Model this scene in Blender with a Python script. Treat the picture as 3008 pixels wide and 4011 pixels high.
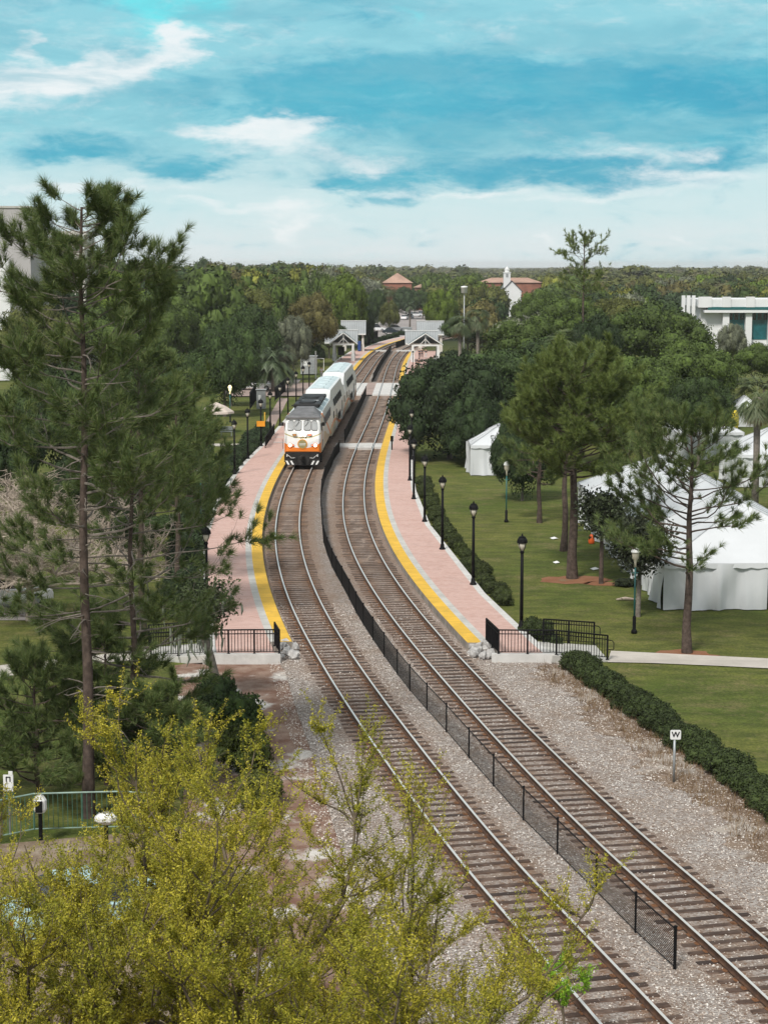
import bpy, math, random
import numpy as np
from mathutils import Vector, Matrix
from math import sin, cos, pi, radians as RD
for o in list(bpy.data.objects): bpy.data.objects.remove(o)
S = bpy.context.scene
C = S.collection
# ------------------------------------------------------------------ camera
F = 7000.0; CX = 1504.0; CY = 2005.5; YH = 1035.0          # focal length and horizon in photo pixels (3008 x 4011)
TH = math.atan((CY-YH)/F); H = 16.95*cos(TH)
cd = bpy.data.cameras.new('camera'); cam = bpy.data.objects.new('camera', cd); C.objects.link(cam)
cam.location = (0, 0, H); cam.rotation_euler = (pi/2-TH, 0, 0)
cd.sensor_fit = 'VERTICAL'; cd.sensor_height = 36; cd.lens = 36*F/4011
cd.clip_start = .5; cd.clip_end = 20000
S.camera = cam
S.view_settings.view_transform = 'Standard'; S.view_settings.look = 'None'
S.view_settings.exposure = 0.5; S.view_settings.gamma = 1
S.cycles.max_bounces = 6; S.cycles.transparent_max_bounces = 8
S.cycles.diffuse_bounces = 3; S.cycles.volume_bounces = 0
# ------------------------------------------------------------------ sun and sky
SUN_EL, SUN_AZ = RD(48), RD(205)      # azimuth clockwise from +Y: behind the camera, a little to the left
sd = bpy.data.lights.new('sun', 'SUN'); sun = bpy.data.objects.new('sun', sd); C.objects.link(sun)
sd.energy = 2.6; sd.angle = RD(11); sd.color = (1, .95, .88)
sv = Vector((sin(SUN_AZ)*cos(SUN_EL), cos(SUN_AZ)*cos(SUN_EL), sin(SUN_EL)))
sun.rotation_euler = sv.to_track_quat('Z', 'Y').to_euler()
def lin(r, g, b):
    return tuple((c/12.92 if c <= .04045 else ((c+.055)/1.055)**2.4) for c in (r, g, b))+(1,)
W = bpy.data.worlds.new('World'); S.world = W; W.use_nodes = True
nt = W.node_tree; N = nt.nodes; L = nt.links; N.clear()
def V(x): return x
def mth(op, a, b=None, c=None, clamp=False):
    n = N.new('ShaderNodeMath'); n.operation = op; n.use_clamp = clamp
    for i, v in enumerate((a, b, c)):
        if v is None: continue
        if isinstance(v, (int, float)): n.inputs[i].default_value = v
        else: L.new(v, n.inputs[i])
    return n.outputs[0]
def mixc(f, a, b):
    n = N.new('ShaderNodeMix'); n.data_type = 'RGBA'
    for i, v in ((0, f), (6, a), (7, b)):
        if isinstance(v, (int, float, tuple)): n.inputs[i].default_value = v
        else: L.new(v, n.inputs[i])
    return n.outputs[2]
def rmp(v, a, b, lo=0., hi=1.):
    n = N.new('ShaderNodeMapRange'); n.interpolation_type = 'SMOOTHSTEP'
    L.new(v, n.inputs[0])
    for i, x in enumerate((a, b, lo, hi)): n.inputs[i+1].default_value = x
    return n.outputs[0]
tc = N.new('ShaderNodeTexCoord'); sx = N.new('ShaderNodeSeparateXYZ'); L.new(tc.outputs['Generated'], sx.inputs[0])
az0 = mth('ARCTAN2', sx.outputs[0], sx.outputs[1]); el0 = mth('ARCSINE', sx.outputs[2])
def comb(a, b, c=0.):
    n = N.new('ShaderNodeCombineXYZ')
    for i, v in enumerate((a, b, c)):
        if isinstance(v, (int, float)): n.inputs[i].default_value = v
        else: L.new(v, n.inputs[i])
    return n.outputs[0]
def noise(a, b, seed, det=6, rough=.58, dist=0.):
    n = N.new('ShaderNodeTexNoise'); n.inputs['Scale'].default_value = 1; n.inputs['Detail'].default_value = det
    n.inputs['Roughness'].default_value = rough; n.inputs['Distortion'].default_value = dist
    L.new(comb(mth('MULTIPLY', az0, a), mth('MULTIPLY', el0, b), seed), n.inputs['Vector'])
    return n.outputs[0]
w1 = mth('SUBTRACT', noise(16, 42, 3.1, 7), .5); w2 = mth('SUBTRACT', noise(16, 42, 9.7, 7), .5)
az = mth('ADD', az0, mth('MULTIPLY', w1, .10)); el = mth('ADD', el0, mth('MULTIPLY', w2, .032))
def blob(dx, dy, rx, ry, amp=1., tilt=0.):      # a soft cloud bank, centre and radii given in thousandths of a radian
    a = mth('SUBTRACT', az, dx/1000); e = mth('SUBTRACT', el, dy/1000)
    e = mth('SUBTRACT', e, mth('MULTIPLY', a, tilt))
    q = mth('ADD', mth('POWER', mth('ABSOLUTE', mth('DIVIDE', a, rx/1000)), 2), mth('POWER', mth('ABSOLUTE', mth('DIVIDE', e, ry/1000)), 2))
    return mth('MULTIPLY', mth('EXPONENT', mth('MULTIPLY', q, -1.)), amp)
def total(bl):
    t = blob(*bl[0])
    for b in bl[1:]: t = mth('ADD', t, blob(*b))
    return t
# banks of the photograph: azimuth from the view axis, elevation
dark = total([(60, 97, 190, 17, 1.25), (185, 88, 60, 22, .8), (30, 72, 95, 13, .6), (60, 52, 105, 11, .75), (-165, 62, 55, 7, 1.), (-112, 51, 34, 5.5, .9),
              (-25, 44, 22, 5, .7), (130, 48, 50, 7, .5), (-150, 136, 42, 8, .6), (-30, 137, 60, 12, .5), (-60, 82, 50, 7, .5), (190, 62, 40, 10, .5), (0, 36, 20, 3, .4)])
white = total([(-155, 108, 62, 8, 1.25, .18), (-195, 118, 10, 8, .9), (-180, 100, 45, 7, .8), (-68, 74, 46, 7, 1.25), (-62, 62, 34, 10, .8), (-105, 122, 16, 4, .7), (150, 63, 45, 10, .65), (165, 47, 50, 5, .7),
               (-15, 55, 25, 4, .8), (75, 75, 30, 6, .4), (-45, 27, 28, 12, .8), (45, 40, 40, 3, .8), (110, 37, 90, 3, .6, .06), (-45, 14, 9, 7, .5), (88, 12, 6, 5, .6), (166, 12, 8, 6, .6), (128, 15, 7, 4, .4), (20, 17, 9, 4, .4), (-95, 31, 40, 3, .6), (-150, 40, 70, 4, .8), (-185, 87, 60, 8, .5), (30, 122, 120, 8, .22)])
brite = total([(-115, 138, 34, 14, 1.), (-150, 148, 60, 5, .6), (8, 134, 10, 8, .5), (-100, 122, 60, 7, .35)])
n1 = noise(26, 85, 1.3, 9, .62, .4); n2 = noise(9, 40, 5.5, 6, .55); n3 = noise(60, 160, 2.2, 6, .65, .3)
base = mixc(rmp(el0, .004, .040), lin(.865, .905, .915), lin(.80, .895, .91))
base = mixc(rmp(mth('ADD', el0, mth('MULTIPLY', w2, .05)), .038, .075), base, lin(.56, .81, .86))
base = mixc(rmp(mth('ADD', mth('MULTIPLY', n2, .6), mth('MULTIPLY', n1, .4)), .42, .66, 0, .4), base, lin(.70, .87, .89))
dm = rmp(mth('ADD', dark, mth('MULTIPLY', mth('SUBTRACT', n1, .5), 2.3)), .12, 1.0)
col = mixc(dm, base, mixc(rmp(n2, .3, .7), lin(.22, .64, .755), lin(.31, .70, .79)))
col = mixc(mth('MULTIPLY', rmp(brite, .25, .85), .85), col, lin(.42, .90, .93))
wm = rmp(mth('ADD', white, mth('MULTIPLY', mth('SUBTRACT', mth('ADD', mth('MULTIPLY', n1, .55), mth('MULTIPLY', n3, .45)), .5), 2.2)), .22, 1.1)
col = mixc(mth('MULTIPLY', wm, .97), col, lin(.93, .95, .955))
lift = mth('MULTIPLY', rmp(mth('ADD', mth('MULTIPLY', n1, .5), mth('MULTIPLY', n3, .5)), .46, .66, 0, .48), rmp(el0, .012, .05)); lift = mth('MULTIPLY', lift, mth('SUBTRACT', 1., mth('MULTIPLY', dm, .75)))
col = mixc(lift, col, lin(.80, .90, .92))
shade = mth('MULTIPLY', rmp(noise(12, 48, 13.1, 8, .6, .5), .42, .66, 0, .60), rmp(el0, .03, .07))
col = mixc(shade, col, lin(.44, .72, .79))
# overhead and behind, out of view: overcast greyed to give neutral light
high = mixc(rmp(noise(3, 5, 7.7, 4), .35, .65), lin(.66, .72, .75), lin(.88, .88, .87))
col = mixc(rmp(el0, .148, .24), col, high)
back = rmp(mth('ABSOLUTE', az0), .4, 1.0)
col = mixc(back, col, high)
sky = N.new('ShaderNodeTexSky'); sky.sky_type = 'NISHITA'; sky.sun_disc = False; sky.sun_elevation = SUN_EL; sky.sun_rotation = SUN_AZ
b1 = N.new('ShaderNodeBackground'); b1.inputs[1].default_value = .08; L.new(sky.outputs[0], b1.inputs[0])
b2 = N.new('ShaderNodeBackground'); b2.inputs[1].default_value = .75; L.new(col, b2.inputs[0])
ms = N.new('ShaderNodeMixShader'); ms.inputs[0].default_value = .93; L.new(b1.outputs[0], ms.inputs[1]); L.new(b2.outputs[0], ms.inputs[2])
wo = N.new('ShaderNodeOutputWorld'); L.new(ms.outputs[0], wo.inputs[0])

# ------------------------------------------------------------------ helpers
def P(x, y, h=0.):                       # where the ray through a photo pixel meets the level z = h
    u = (x-CX)/F; v = (CY-y)/F
    dy = cos(TH)+v*sin(TH); dz = -sin(TH)+v*cos(TH); t = (h-H)/dz
    return Vector((u*t, dy*t, h))
def at(x, y, Y):                         # point of that ray at ground distance Y
    u = (x-CX)/F; v = (CY-y)/F
    dy = cos(TH)+v*sin(TH); dz = -sin(TH)+v*cos(TH); t = Y/dy
    return Vector((u*t, Y, H+dz*t))
def newmat(name):
    m = bpy.data.materials.new(name); m.use_nodes = True
    return m
class NT:
    def __init__(s, m): s.t = m.node_tree; s.n = s.t.nodes; s.l = s.t.links; s.b = s.n['Principled BSDF']
    def N(s, typ, **k):
        n = s.n.new(typ)
        for a, v in k.items(): setattr(n, a, v)
        return n
    def set(s, n, i, v):
        if isinstance(v, bpy.types.NodeSocket): s.l.new(v, n.inputs[i])
        else: n.inputs[i].default_value = v
    def mix(s, f, a, b, mode='MIX'):
        n = s.N('ShaderNodeMix', data_type='RGBA', blend_type=mode)
        s.set(n, 0, f); s.set(n, 6, a); s.set(n, 7, b); return n.outputs[2]
    def math(s, op, a, b=0., c=0.):
        n = s.N('ShaderNodeMath', operation=op); s.set(n, 0, a); s.set(n, 1, b); s.set(n, 2, c); return n.outputs[0]
    def coord(s, kind='Object'): return s.N('ShaderNodeTexCoord').outputs[kind]
    def pos(s): return s.N('ShaderNodeNewGeometry').outputs['Position']
    def vmul(s, v, sc):
        n = s.N('ShaderNodeVectorMath', operation='MULTIPLY'); s.set(n, 0, v); n.inputs[1].default_value = sc; return n.outputs[0]
    def noise(s, v, sc, det=4, ro=.6):
        n = s.N('ShaderNodeTexNoise'); s.l.new(v, n.inputs['Vector']); n.inputs['Scale'].default_value = sc
        n.inputs['Detail'].default_value = det; n.inputs['Roughness'].default_value = ro; return n.outputs[0]
    def rng(s, v, a, b, lo=0., hi=1., smooth=True):
        n = s.N('ShaderNodeMapRange'); n.interpolation_type = 'SMOOTHSTEP' if smooth else 'LINEAR'
        s.l.new(v, n.inputs[0])
        for i, x in enumerate((a, b, lo, hi)): n.inputs[i+1].default_value = x
        return n.outputs[0]
    def base(s, c): s.set(s.b, 'Base Color', c)
    def bump(s, h, st=.5, d=.02):
        n = s.N('ShaderNodeBump'); n.inputs['Strength'].default_value = st; n.inputs['Distance'].default_value = d
        s.l.new(h, n.inputs['Height']); s.l.new(n.outputs[0], s.b.inputs['Normal'])
def c4(c): return tuple(c)+(1,) if len(c) == 3 else tuple(c)
def simple(name, c, rough=.6, metal=0., var=.25, sc=3., bump=0., spec=.4, fine=0.):
    m = newmat(name); t = NT(m); c = c4(c)
    v = t.coord()
    a = tuple(x*(1-var) for x in c[:3])+(1,); b = tuple(min(1, x*(1+var*.6)) for x in c[:3])+(1,)
    col = t.mix(t.rng(t.noise(v, sc, 6), .3, .7), a, b)
    if fine: col = t.mix(t.rng(t.noise(v, sc*14, 3), .35, .65, 0, fine), col, a)
    t.base(col); t.b.inputs['Roughness'].default_value = rough; t.b.inputs['Metallic'].default_value = metal
    t.b.inputs['Specular IOR Level'].default_value = spec
    if bump: t.bump(t.noise(v, sc*6, 5), bump, .01)
    return m
M = {}
M['black'] = simple('black_paint', (.006, .006, .007), .65, 0, .3, 3., 0., .15)
M['grey_metal'] = simple('grey_metal', (.33, .35, .36), .45, .3, .2)
M['white_paint'] = simple('white_paint', (.72, .73, .72), .5, 0, .1, 1.2)
M['concrete'] = simple('concrete', (.50, .49, .46), .85, 0, .18, 1.1, .3, .3, .25)
M['kerb'] = simple('pale_concrete', (.58, .57, .55), .85, 0, .14, 1.6, .2, .3, .2)
M['skirt'] = simple('platform_side', (.30, .27, .24), .9, 0, .3, 1.5)
M['yellow'] = simple('tactile_yellow', (.72, .44, .055), .75, 0, .14, .9, .4, .3, .15)
M['tentcloth'] = simple('white_tent_vinyl', (.60, .62, .64), .42, 0, .05, .5)
M['seam'] = simple('tent_seam', (.42, .44, .46), .6)
M['roofmetal'] = simple('roof_metal', (.36, .38, .39), .45, .2, .12, .4)
M['stone'] = simple('rubble_stone', (.44, .43, .42), .9, 0, .3, 3, .5)
M['bark'] = simple('pine_bark', (.10, .075, .062), .95, 0, .5, 5, 1., .2, .4)
M['greybark'] = simple('grey_bark', (.20, .175, .15), .95, 0, .4, 7, .6, .2, .3)
M['twig'] = simple('bare_twig', (.40, .335, .28), .95, 0, .3, 6, 0, .2)
M['ftwig'] = simple('spring_twig', (.15, .12, .085), .95, 0, .45, 3, 0, .2)
M['brickwall'] = simple('brick_wall', (.30, .13, .09), .9, 0, .25, .6)
M['orangeroof'] = simple('orange_tiles', (.42, .27, .21), .85, 0, .25, .25, 0, .3, .4)
M['cream'] = simple('cream_wall', (.60, .57, .52), .85, 0, .1, .2)
M['greywall'] = simple('grey_wall', (.40, .385, .385), .85, 0, .06, .1)
M['whitewall'] = simple('white_wall', (.72, .73, .74), .7, 0, .07, .2)
M['teal'] = simple('teal_metal', (.02, .13, .13), .4, 0, .3)
M['dkglass'] = simple('dark_glass', (.015, .02, .025), .12, 0, .3, 1, 0, .7)
M['tealglass'] = simple('teal_glass', (.01, .11, .13), .12, 0, .4, .6, 0, .7)
M['tire'] = simple('tyre_rubber', (.015, .015, .015), .9)
M['orange'] = simple('orange_plastic', (.75, .12, .02), .5, 0, .1)
M['amber'] = simple('amber_panel', (.75, .30, .02), .5, 0, .1)
M['umbrella'] = simple('beige_canvas', (.58, .50, .44), .8, 0, .1)
M['greenrail'] = simple('green_rail_paint', (.06, .14, .10), .5, 0, .2)
M['palerail'] = simple('pale_green_rail', (.22, .32, .27), .4, 0, .2)
M['moss'] = simple('hanging_moss', (.20, .22, .17), .95, 0, .3, 2)
M['skin'] = simple('skin', (.42, .25, .18), .6, 0, .05)
M['path'] = simple('sidewalk', (.52, .48, .43), .9, 0, .18, .5, .3, .3, .2)
def glow(name, c, s):
    m = newmat(name); t = NT(m); t.base(c4(c)); t.set(t.b, 'Emission Color', c4(c)); t.b.inputs['Emission Strength'].default_value = s; return m
M['headlamp'] = glow('lit_headlamp', (1, .93, .74), 9)
M['ditchlamp'] = glow('lit_ditch_lamp', (1, .72, .45), 5)
M['redlamp'] = glow('red_marker_lamp', (1, .25, .12), .8)
M['lampglow'] = glow('street_lamp_glow', (1, .85, .45), .9)
def glassy():
    m = newmat('lantern_glass'); t = NT(m); t.base((.62, .58, .48, 1)); t.b.inputs['Roughness'].default_value = .2
    t.b.inputs['Alpha'].default_value = .75; return m
M['lantern'] = glassy()

class MB:
    """collects shapes, links them as ONE mesh object"""
    def __init__(s): s.v = []; s.f = []; s.mi = []; s.m = 0
    def add(s, vs, fs):
        b = len(s.v); s.v += [tuple(v) for v in vs]
        for f in fs: s.f.append(tuple(i+b for i in f)); s.mi.append(s.m)
        return s
    def box(s, c, d, rz=0., bev=0., rx=0.):
        x, y, z = d[0]/2, d[1]/2, d[2]/2
        R = Matrix.Translation(c) @ Matrix.Rotation(rz, 4, 'Z') @ Matrix.Rotation(rx, 4, 'X')
        if bev:
            b = min(bev, x*.9, y*.9, z*.9); pr = []
            for zz, i in ((-z, b), (-z+b, 0), (z-b, 0), (z, b)):
                X, Y = x-i, y-i; k = b
                pr.append([(X-k, Y, zz), (X, Y-k, zz), (X, -Y+k, zz), (X-k, -Y, zz), (-X+k, -Y, zz), (-X, -Y+k, zz), (-X, Y-k, zz), (-X+k, Y, zz)][::-1])
            vs = [R @ Vector(p) for r in pr for p in r]; fs = [tuple(range(7, -1, -1)), tuple(range(24, 32))]
            for j in range(3):
                for i in range(8): fs.append((j*8+i, j*8+(i+1) % 8, j*8+8+(i+1) % 8, j*8+8+i))
            return s.add(vs, fs)
        vs = [R @ Vector((a, b, c_)) for a in (-x, x) for b in (-y, y) for c_ in (-z, z)]
        return s.add(vs, [(0, 1, 3, 2), (4, 6, 7, 5), (0, 4, 5, 1), (2, 3, 7, 6), (0, 2, 6, 4), (1, 5, 7, 3)])
    def tube(s, pts, r, n=6, cap=True):
        pts = [Vector(p) for p in pts]; k = len(pts)
        if isinstance(r, (int, float)): r = [r]*k
        vs = []; up = None
        for i in range(k):
            d = (pts[min(i+1, k-1)]-pts[max(i-1, 0)])
            if d.length < 1e-6: d = Vector((0, 0, 1))
            d.normalize()
            if up is None: up = Vector((1, 0, 0)) if abs(d.x) < .8 else Vector((0, 1, 0))
            a = up-d*up.dot(d)
            if a.length < 1e-4: a = Vector((0, 1, 0))-d*d.y
            a.normalize(); up = a; b = d.cross(a)
            for j in range(n):
                t = 2*pi*j/n; vs.append(pts[i]+(a*cos(t)+b*sin(t))*r[i])
        fs = [(i*n+j, i*n+(j+1) % n, (i+1)*n+(j+1) % n, (i+1)*n+j) for i in range(k-1) for j in range(n)]
        if cap: fs += [tuple(range(n-1, -1, -1)), tuple(range((k-1)*n, k*n))]
        return s.add(vs, fs)
    def lathe(s, prof, n=12, c=(0, 0, 0)):
        vs = [(c[0]+r*cos(2*pi*j/n), c[1]+r*sin(2*pi*j/n), c[2]+z) for r, z in prof for j in range(n)]
        k = len(prof)
        fs = [(i*n+j, i*n+(j+1) % n, (i+1)*n+(j+1) % n, (i+1)*n+j) for i in range(k-1) for j in range(n)]
        fs += [tuple(range(n-1, -1, -1)), tuple(range((k-1)*n, k*n))]
        return s.add(vs, fs)
    def prism(s, poly, z0, z1):
        n = len(poly); vs = [(p[0], p[1], z0) for p in poly]+[(p[0], p[1], z1) for p in poly]
        return s.add(vs, [tuple(range(n-1, -1, -1)), tuple(range(n, 2*n))]+[(i, (i+1) % n, n+(i+1) % n, n+i) for i in range(n)])
    def quad(s, *p): return s.add(p, [tuple(range(len(p)))])
    def slab(s, pts, t):       # a flat panel given by corner points, thickened along its normal
        p = [Vector(q) for q in pts]; n = (p[1]-p[0]).cross(p[2]-p[0]).normalized()*t; k = len(p)
        return s.add(p+[q-n for q in p], [tuple(range(k)), tuple(range(2*k-1, k-1, -1))]+[(i, k+i, k+(i+1) % k, (i+1) % k) for i in range(k)])
    def build(s, name, mat, parent=None, smooth=False, loc=None):
        me = bpy.data.meshes.new(name); me.from_pydata(s.v, [], s.f)
        mats = mat if isinstance(mat, (list, tuple)) else [mat]
        for m in mats: me.materials.append(m)
        if len(mats) > 1: me.polygons.foreach_set('material_index', s.mi)
        if smooth: me.polygons.foreach_set('use_smooth', [True]*len(s.f))
        me.update()
        o = bpy.data.objects.new(name, me); C.objects.link(o)
        if parent: o.parent = parent
        if loc is not None: o.location = loc
        return o
def polys(name, arr, mat, parent=None, core=None, smooth=False):
    """mesh object from an (n, k, 3) array of separate faces; core = (verts, faces)"""
    n, k, _ = arr.shape; v = arr.reshape(-1, 3); lt = np.full(n, k, dtype=np.int32); li = np.arange(n*k, dtype=np.int32)
    if core is not None:
        cv, cf = core; cf = np.asarray(cf); li = np.concatenate([li, (cf+len(v)).ravel()]).astype(np.int32)
        v = np.concatenate([v, cv]); lt = np.concatenate([lt, np.full(len(cf), cf.shape[1], dtype=np.int32)])
    me = bpy.data.meshes.new(name); me.vertices.add(len(v)); me.vertices.foreach_set('co', v.astype(np.float32).ravel())
    me.loops.add(len(li)); me.loops.foreach_set('vertex_index', li)
    me.polygons.add(len(lt)); ls = np.concatenate([[0], np.cumsum(lt)[:-1]]).astype(np.int32)
    me.polygons.foreach_set('loop_start', ls); me.polygons.foreach_set('loop_total', lt)
    me.update(calc_edges=True); me.materials.append(mat)
    o = bpy.data.objects.new(name, me); C.objects.link(o)
    if parent: o.parent = parent
    return o
def tag(o, label=None, cat=None, group=None, kind=None):
    for k, v in (('label', label), ('category', cat), ('group', group), ('kind', kind)):
        if v: o[k] = v
    return o
def thing(name, label, cat, loc=(0, 0, 0), rz=0., group=None):
    o = bpy.data.objects.new(name, None); C.objects.link(o); o.location = loc; o.rotation_euler = (0, 0, rz); o.empty_display_size = .2
    return tag(o, label, cat, group)
def dup(root, loc, rz=0., label=None, scale=None, group=None):
    r = root.copy(); C.objects.link(r); r.location = loc; r.rotation_euler = (0, 0, rz)
    if label: r['label'] = label
    if group: r['group'] = group
    if scale is not None: r.scale = scale if isinstance(scale, (tuple, list)) else (scale,)*3
    for ch in list(root.children):
        c = ch.copy(); C.objects.link(c); c.parent = r
        for g in list(ch.children):
            d = g.copy(); C.objects.link(d); d.parent = c
    return r
def ordn(i):
    w = ['first', 'second', 'third', 'fourth', 'fifth', 'sixth', 'seventh', 'eighth', 'ninth', 'tenth', 'eleventh', 'twelfth', 'thirteenth', 'fourteenth',
         'fifteenth', 'sixteenth', 'seventeenth', 'eighteenth', 'nineteenth', 'twentieth']
    return w[i] if i < 20 else ('twenty-'+w[i-20] if i < 29 else '%dth' % (i+1))

# ------------------------------------------------------------------ track geometry (fitted to the rails), x as a function of distance
T1Y = [30, 38, 42, 46, 50, 55, 60, 65, 70, 76, 82, 88, 95, 102, 110, 118, 126, 135, 145, 155, 165, 175, 186, 198, 210, 222, 236, 250, 265, 280, 295, 310, 325, 340, 352, 366, 382, 400, 425]
T1X = [7.40, 5.44, 4.47, 3.48, 2.56, 1.53, .56, -.37, -1.26, -2.26, -3.18, -3.99, -4.79, -5.44, -6.0, -6.37, -6.6, -6.72, -6.70, -6.58, -6.39, -6.15, -5.85, -5.51, -5.16, -4.80, -4.39, -3.97, -3.52, -3.05, -2.57, -2.08, -1.50, -.7, .2, 1.6, 3.6, 6.6, 12.]
T2Y = [30, 38, 42, 46, 50, 55, 60, 65, 70, 76, 82, 88, 95, 102, 110, 118, 126, 135, 145, 155, 165, 175, 186, 198, 210, 222, 236, 250, 265, 280, 295, 310, 325, 340, 352, 366, 382, 400, 425]
T2X = [11.5, 9.72, 8.84, 7.89, 6.97, 5.94, 5.0, 4.1, 3.25, 2.26, 1.35, .53, -.3, -.98, -1.56, -1.95, -2.16, -2.24, -2.17, -1.98, -1.71, -1.41, -1.06, -.70, -.37, -.07, .22, .49, .76, 1.06, 1.43, 1.91, 2.53, 3.34, 4.2, 5.6, 7.6, 10.6, 16.]
def curve(Y, X, step=1.):
    """arc-length sampled smooth curve"""
    Y = np.array(Y, float); X = np.array(X, float)
    d = np.gradient(X, Y)
    ys = np.arange(Y[0], Y[-1], .5); i = np.clip(np.searchsorted(Y, ys, 'right')-1, 0, len(Y)-2)
    h = Y[i+1]-Y[i]; t = (ys-Y[i])/h
    xs = (2*t**3-3*t**2+1)*X[i]+(t**3-2*t**2+t)*h*d[i]+(-2*t**3+3*t**2)*X[i+1]+(t**3-t**2)*h*d[i+1]
    k = np.ones(9)/9; xp = np.concatenate([2*xs[0]-xs[1:5][::-1], xs, 2*xs[-1]-xs[-5:-1][::-1]]); xs = np.convolve(xp, k, 'valid')
    p = np.stack([xs, ys], 1); s = np.concatenate([[0], np.cumsum(np.linalg.norm(np.diff(p, axis=0), axis=1))])
    return p, s
C1, S1 = curve(T1Y, T1X); C2, S2 = curve(T2Y, T2X)
def cpt(Cv, Sv, s):
    x = np.interp(s, Sv, Cv[:, 0]); y = np.interp(s, Sv, Cv[:, 1])
    x2 = np.interp(s+.6, Sv, Cv[:, 0]); y2 = np.interp(s+.6, Sv, Cv[:, 1]); x1 = np.interp(s-.6, Sv, Cv[:, 0]); y1 = np.interp(s-.6, Sv, Cv[:, 1])
    t = Vector((x2-x1, y2-y1, 0)).normalized()
    return Vector((x, y, 0)), t
def offc(Cv, o):                        # curve shifted to the right by o
    t = np.gradient(Cv, axis=0); t /= np.linalg.norm(t, axis=1)[:, None]
    return Cv+o*np.stack([t[:, 1], -t[:, 0]], 1)
def xat(cv, y): return float(np.interp(y, cv[:, 1], cv[:, 0]))
def strip(mb, A, B, za, zb=None):       # surface between two equally long point lists
    zb = za if zb is None else zb; k = len(A)
    vs = [(p[0], p[1], za) for p in A]+[(p[0], p[1], zb) for p in B]
    return mb.add(vs, [(i, k+i, k+i+1, i+1) for i in range(k-1)])
# ------------------------------------------------------------------ ground
def grassmat():
    m = newmat('lawn'); t = NT(m); p = t.pos()
    big = t.rng(t.noise(p, .07, 4), .35, .65); mid = t.rng(t.noise(t.vmul(p, (.55, 1.3, 1)), .9, 5, .65), .3, .7); fin = t.rng(t.noise(p, 9, 4, .7), .35, .65)
    c = t.mix(big, (.105, .150, .028, 1), (.200, .205, .052, 1)); c = t.mix(t.math('MULTIPLY', mid, .8), c, (.060, .078, .022, 1))
    c = t.mix(t.math('MULTIPLY', t.rng(t.noise(p, .33, 5, .7), .50, .72), .6), c, (.25, .20, .10, 1))
    c = t.mix(t.math('MULTIPLY', fin, .6), c, (.040, .052, .014, 1))
    c = t.mix(t.math('MULTIPLY', t.rng(t.noise(p, 2.6, 6, .75), .52, .68), .45), c, (.20, .165, .085, 1))
    s = t.N('ShaderNodeSeparateXYZ'); t.l.new(p, s.inputs[0])
    c = t.mix(t.rng(s.outputs[1], 300, 420), c, (.035, .045, .018, 1))
    t.base(c); t.b.inputs['Roughness'].default_value = .95; t.b.inputs['Specular IOR Level'].default_value = .1
    t.bump(t.noise(p, 14, 4, .7), .8, .05); return m
M['lawn'] = grassmat()
b = MB(); b.quad((-5000, -300, -.14), (5000, -300, -.14), (5000, 9000, -.14), (-5000, 9000, -.14))
tag(b.build('ground', M['lawn']), kind='structure')
def ballastmat():
    m = newmat('ballast'); t = NT(m); p = t.pos()
    vo = t.N('ShaderNodeTexVoronoi'); vo.inputs['Scale'].default_value = 15; t.l.new(p, vo.inputs['Vector'])
    sp = t.N('ShaderNodeSeparateColor'); t.l.new(vo.outputs['Color'], sp.inputs[0])
    c = t.mix(t.rng(sp.outputs[0], .1, .9, smooth=False), (.42, .355, .32, 1), (.88, .83, .79, 1))
    c = t.mix(t.rng(sp.outputs[1], .8, .95), c, (.30, .20, .145, 1))
    c = t.mix(t.rng(t.noise(p, .55, 5, .65), .42, .70, 0, .7), c, (.44, .32, .235, 1))
    gap = t.rng(vo.outputs['Distance'], .032, .055, .0, .6)
    c = t.mix(gap, c, (.10, .08, .065, 1))
    a = t.N('ShaderNodeAttribute', attribute_name='rust'); o = t.N('ShaderNodeAttribute', attribute_name='old')
    rn = t.rng(t.noise(p, 4.5, 4, .65), .25, .7, .35, 1)
    c = t.mix(t.math('MULTIPLY', o.outputs['Fac'], .42), c, (.26, .175, .125, 1))
    c = t.mix(t.math('MULTIPLY', t.math('MULTIPLY', a.outputs['Fac'], rn), .85), c, (.19, .092, .040, 1))
    t.base(c); t.b.inputs['Roughness'].default_value = .95; t.b.inputs['Specular IOR Level'].default_value = .15
    t.bump(vo.outputs['Distance'], .9, .05); return m
M['ballast'] = ballastmat()
rb = [P(*q) for q in ((3500, 3650), (3008, 3235), (2800, 3085), (2640, 2965), (2480, 2840), (2330, 2720), (2210, 2610), (2170, 2570))]
rbY = np.array([q.y for q in rb]); rbX = np.array([q.x for q in rb])
def rbound(y):
    x2 = xat(C2, y)
    return float(np.interp(y, rbY, rbX)) if y < rbY[-1] else x2+2.6
def lbound(y): return xat(C1, y)-(float(np.interp(y, [42, 60, 74], [4.4, 3.0, 2.3])) if y < 74 else 2.4)
ys = np.concatenate([np.arange(30, 80, .5), np.arange(80, 424, 1.5)])
cols = [-1.7, -1.3, -.95, -.75, -.55, -.2, .2, .55, .75, .95, 1.3, 1.7]; rv = [.1, .5, 1, 1, 1, .22, .22, 1, 1, 1, .5, .1]
vv = []; ru = []; od = []; rnd = random.Random(4)
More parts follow.
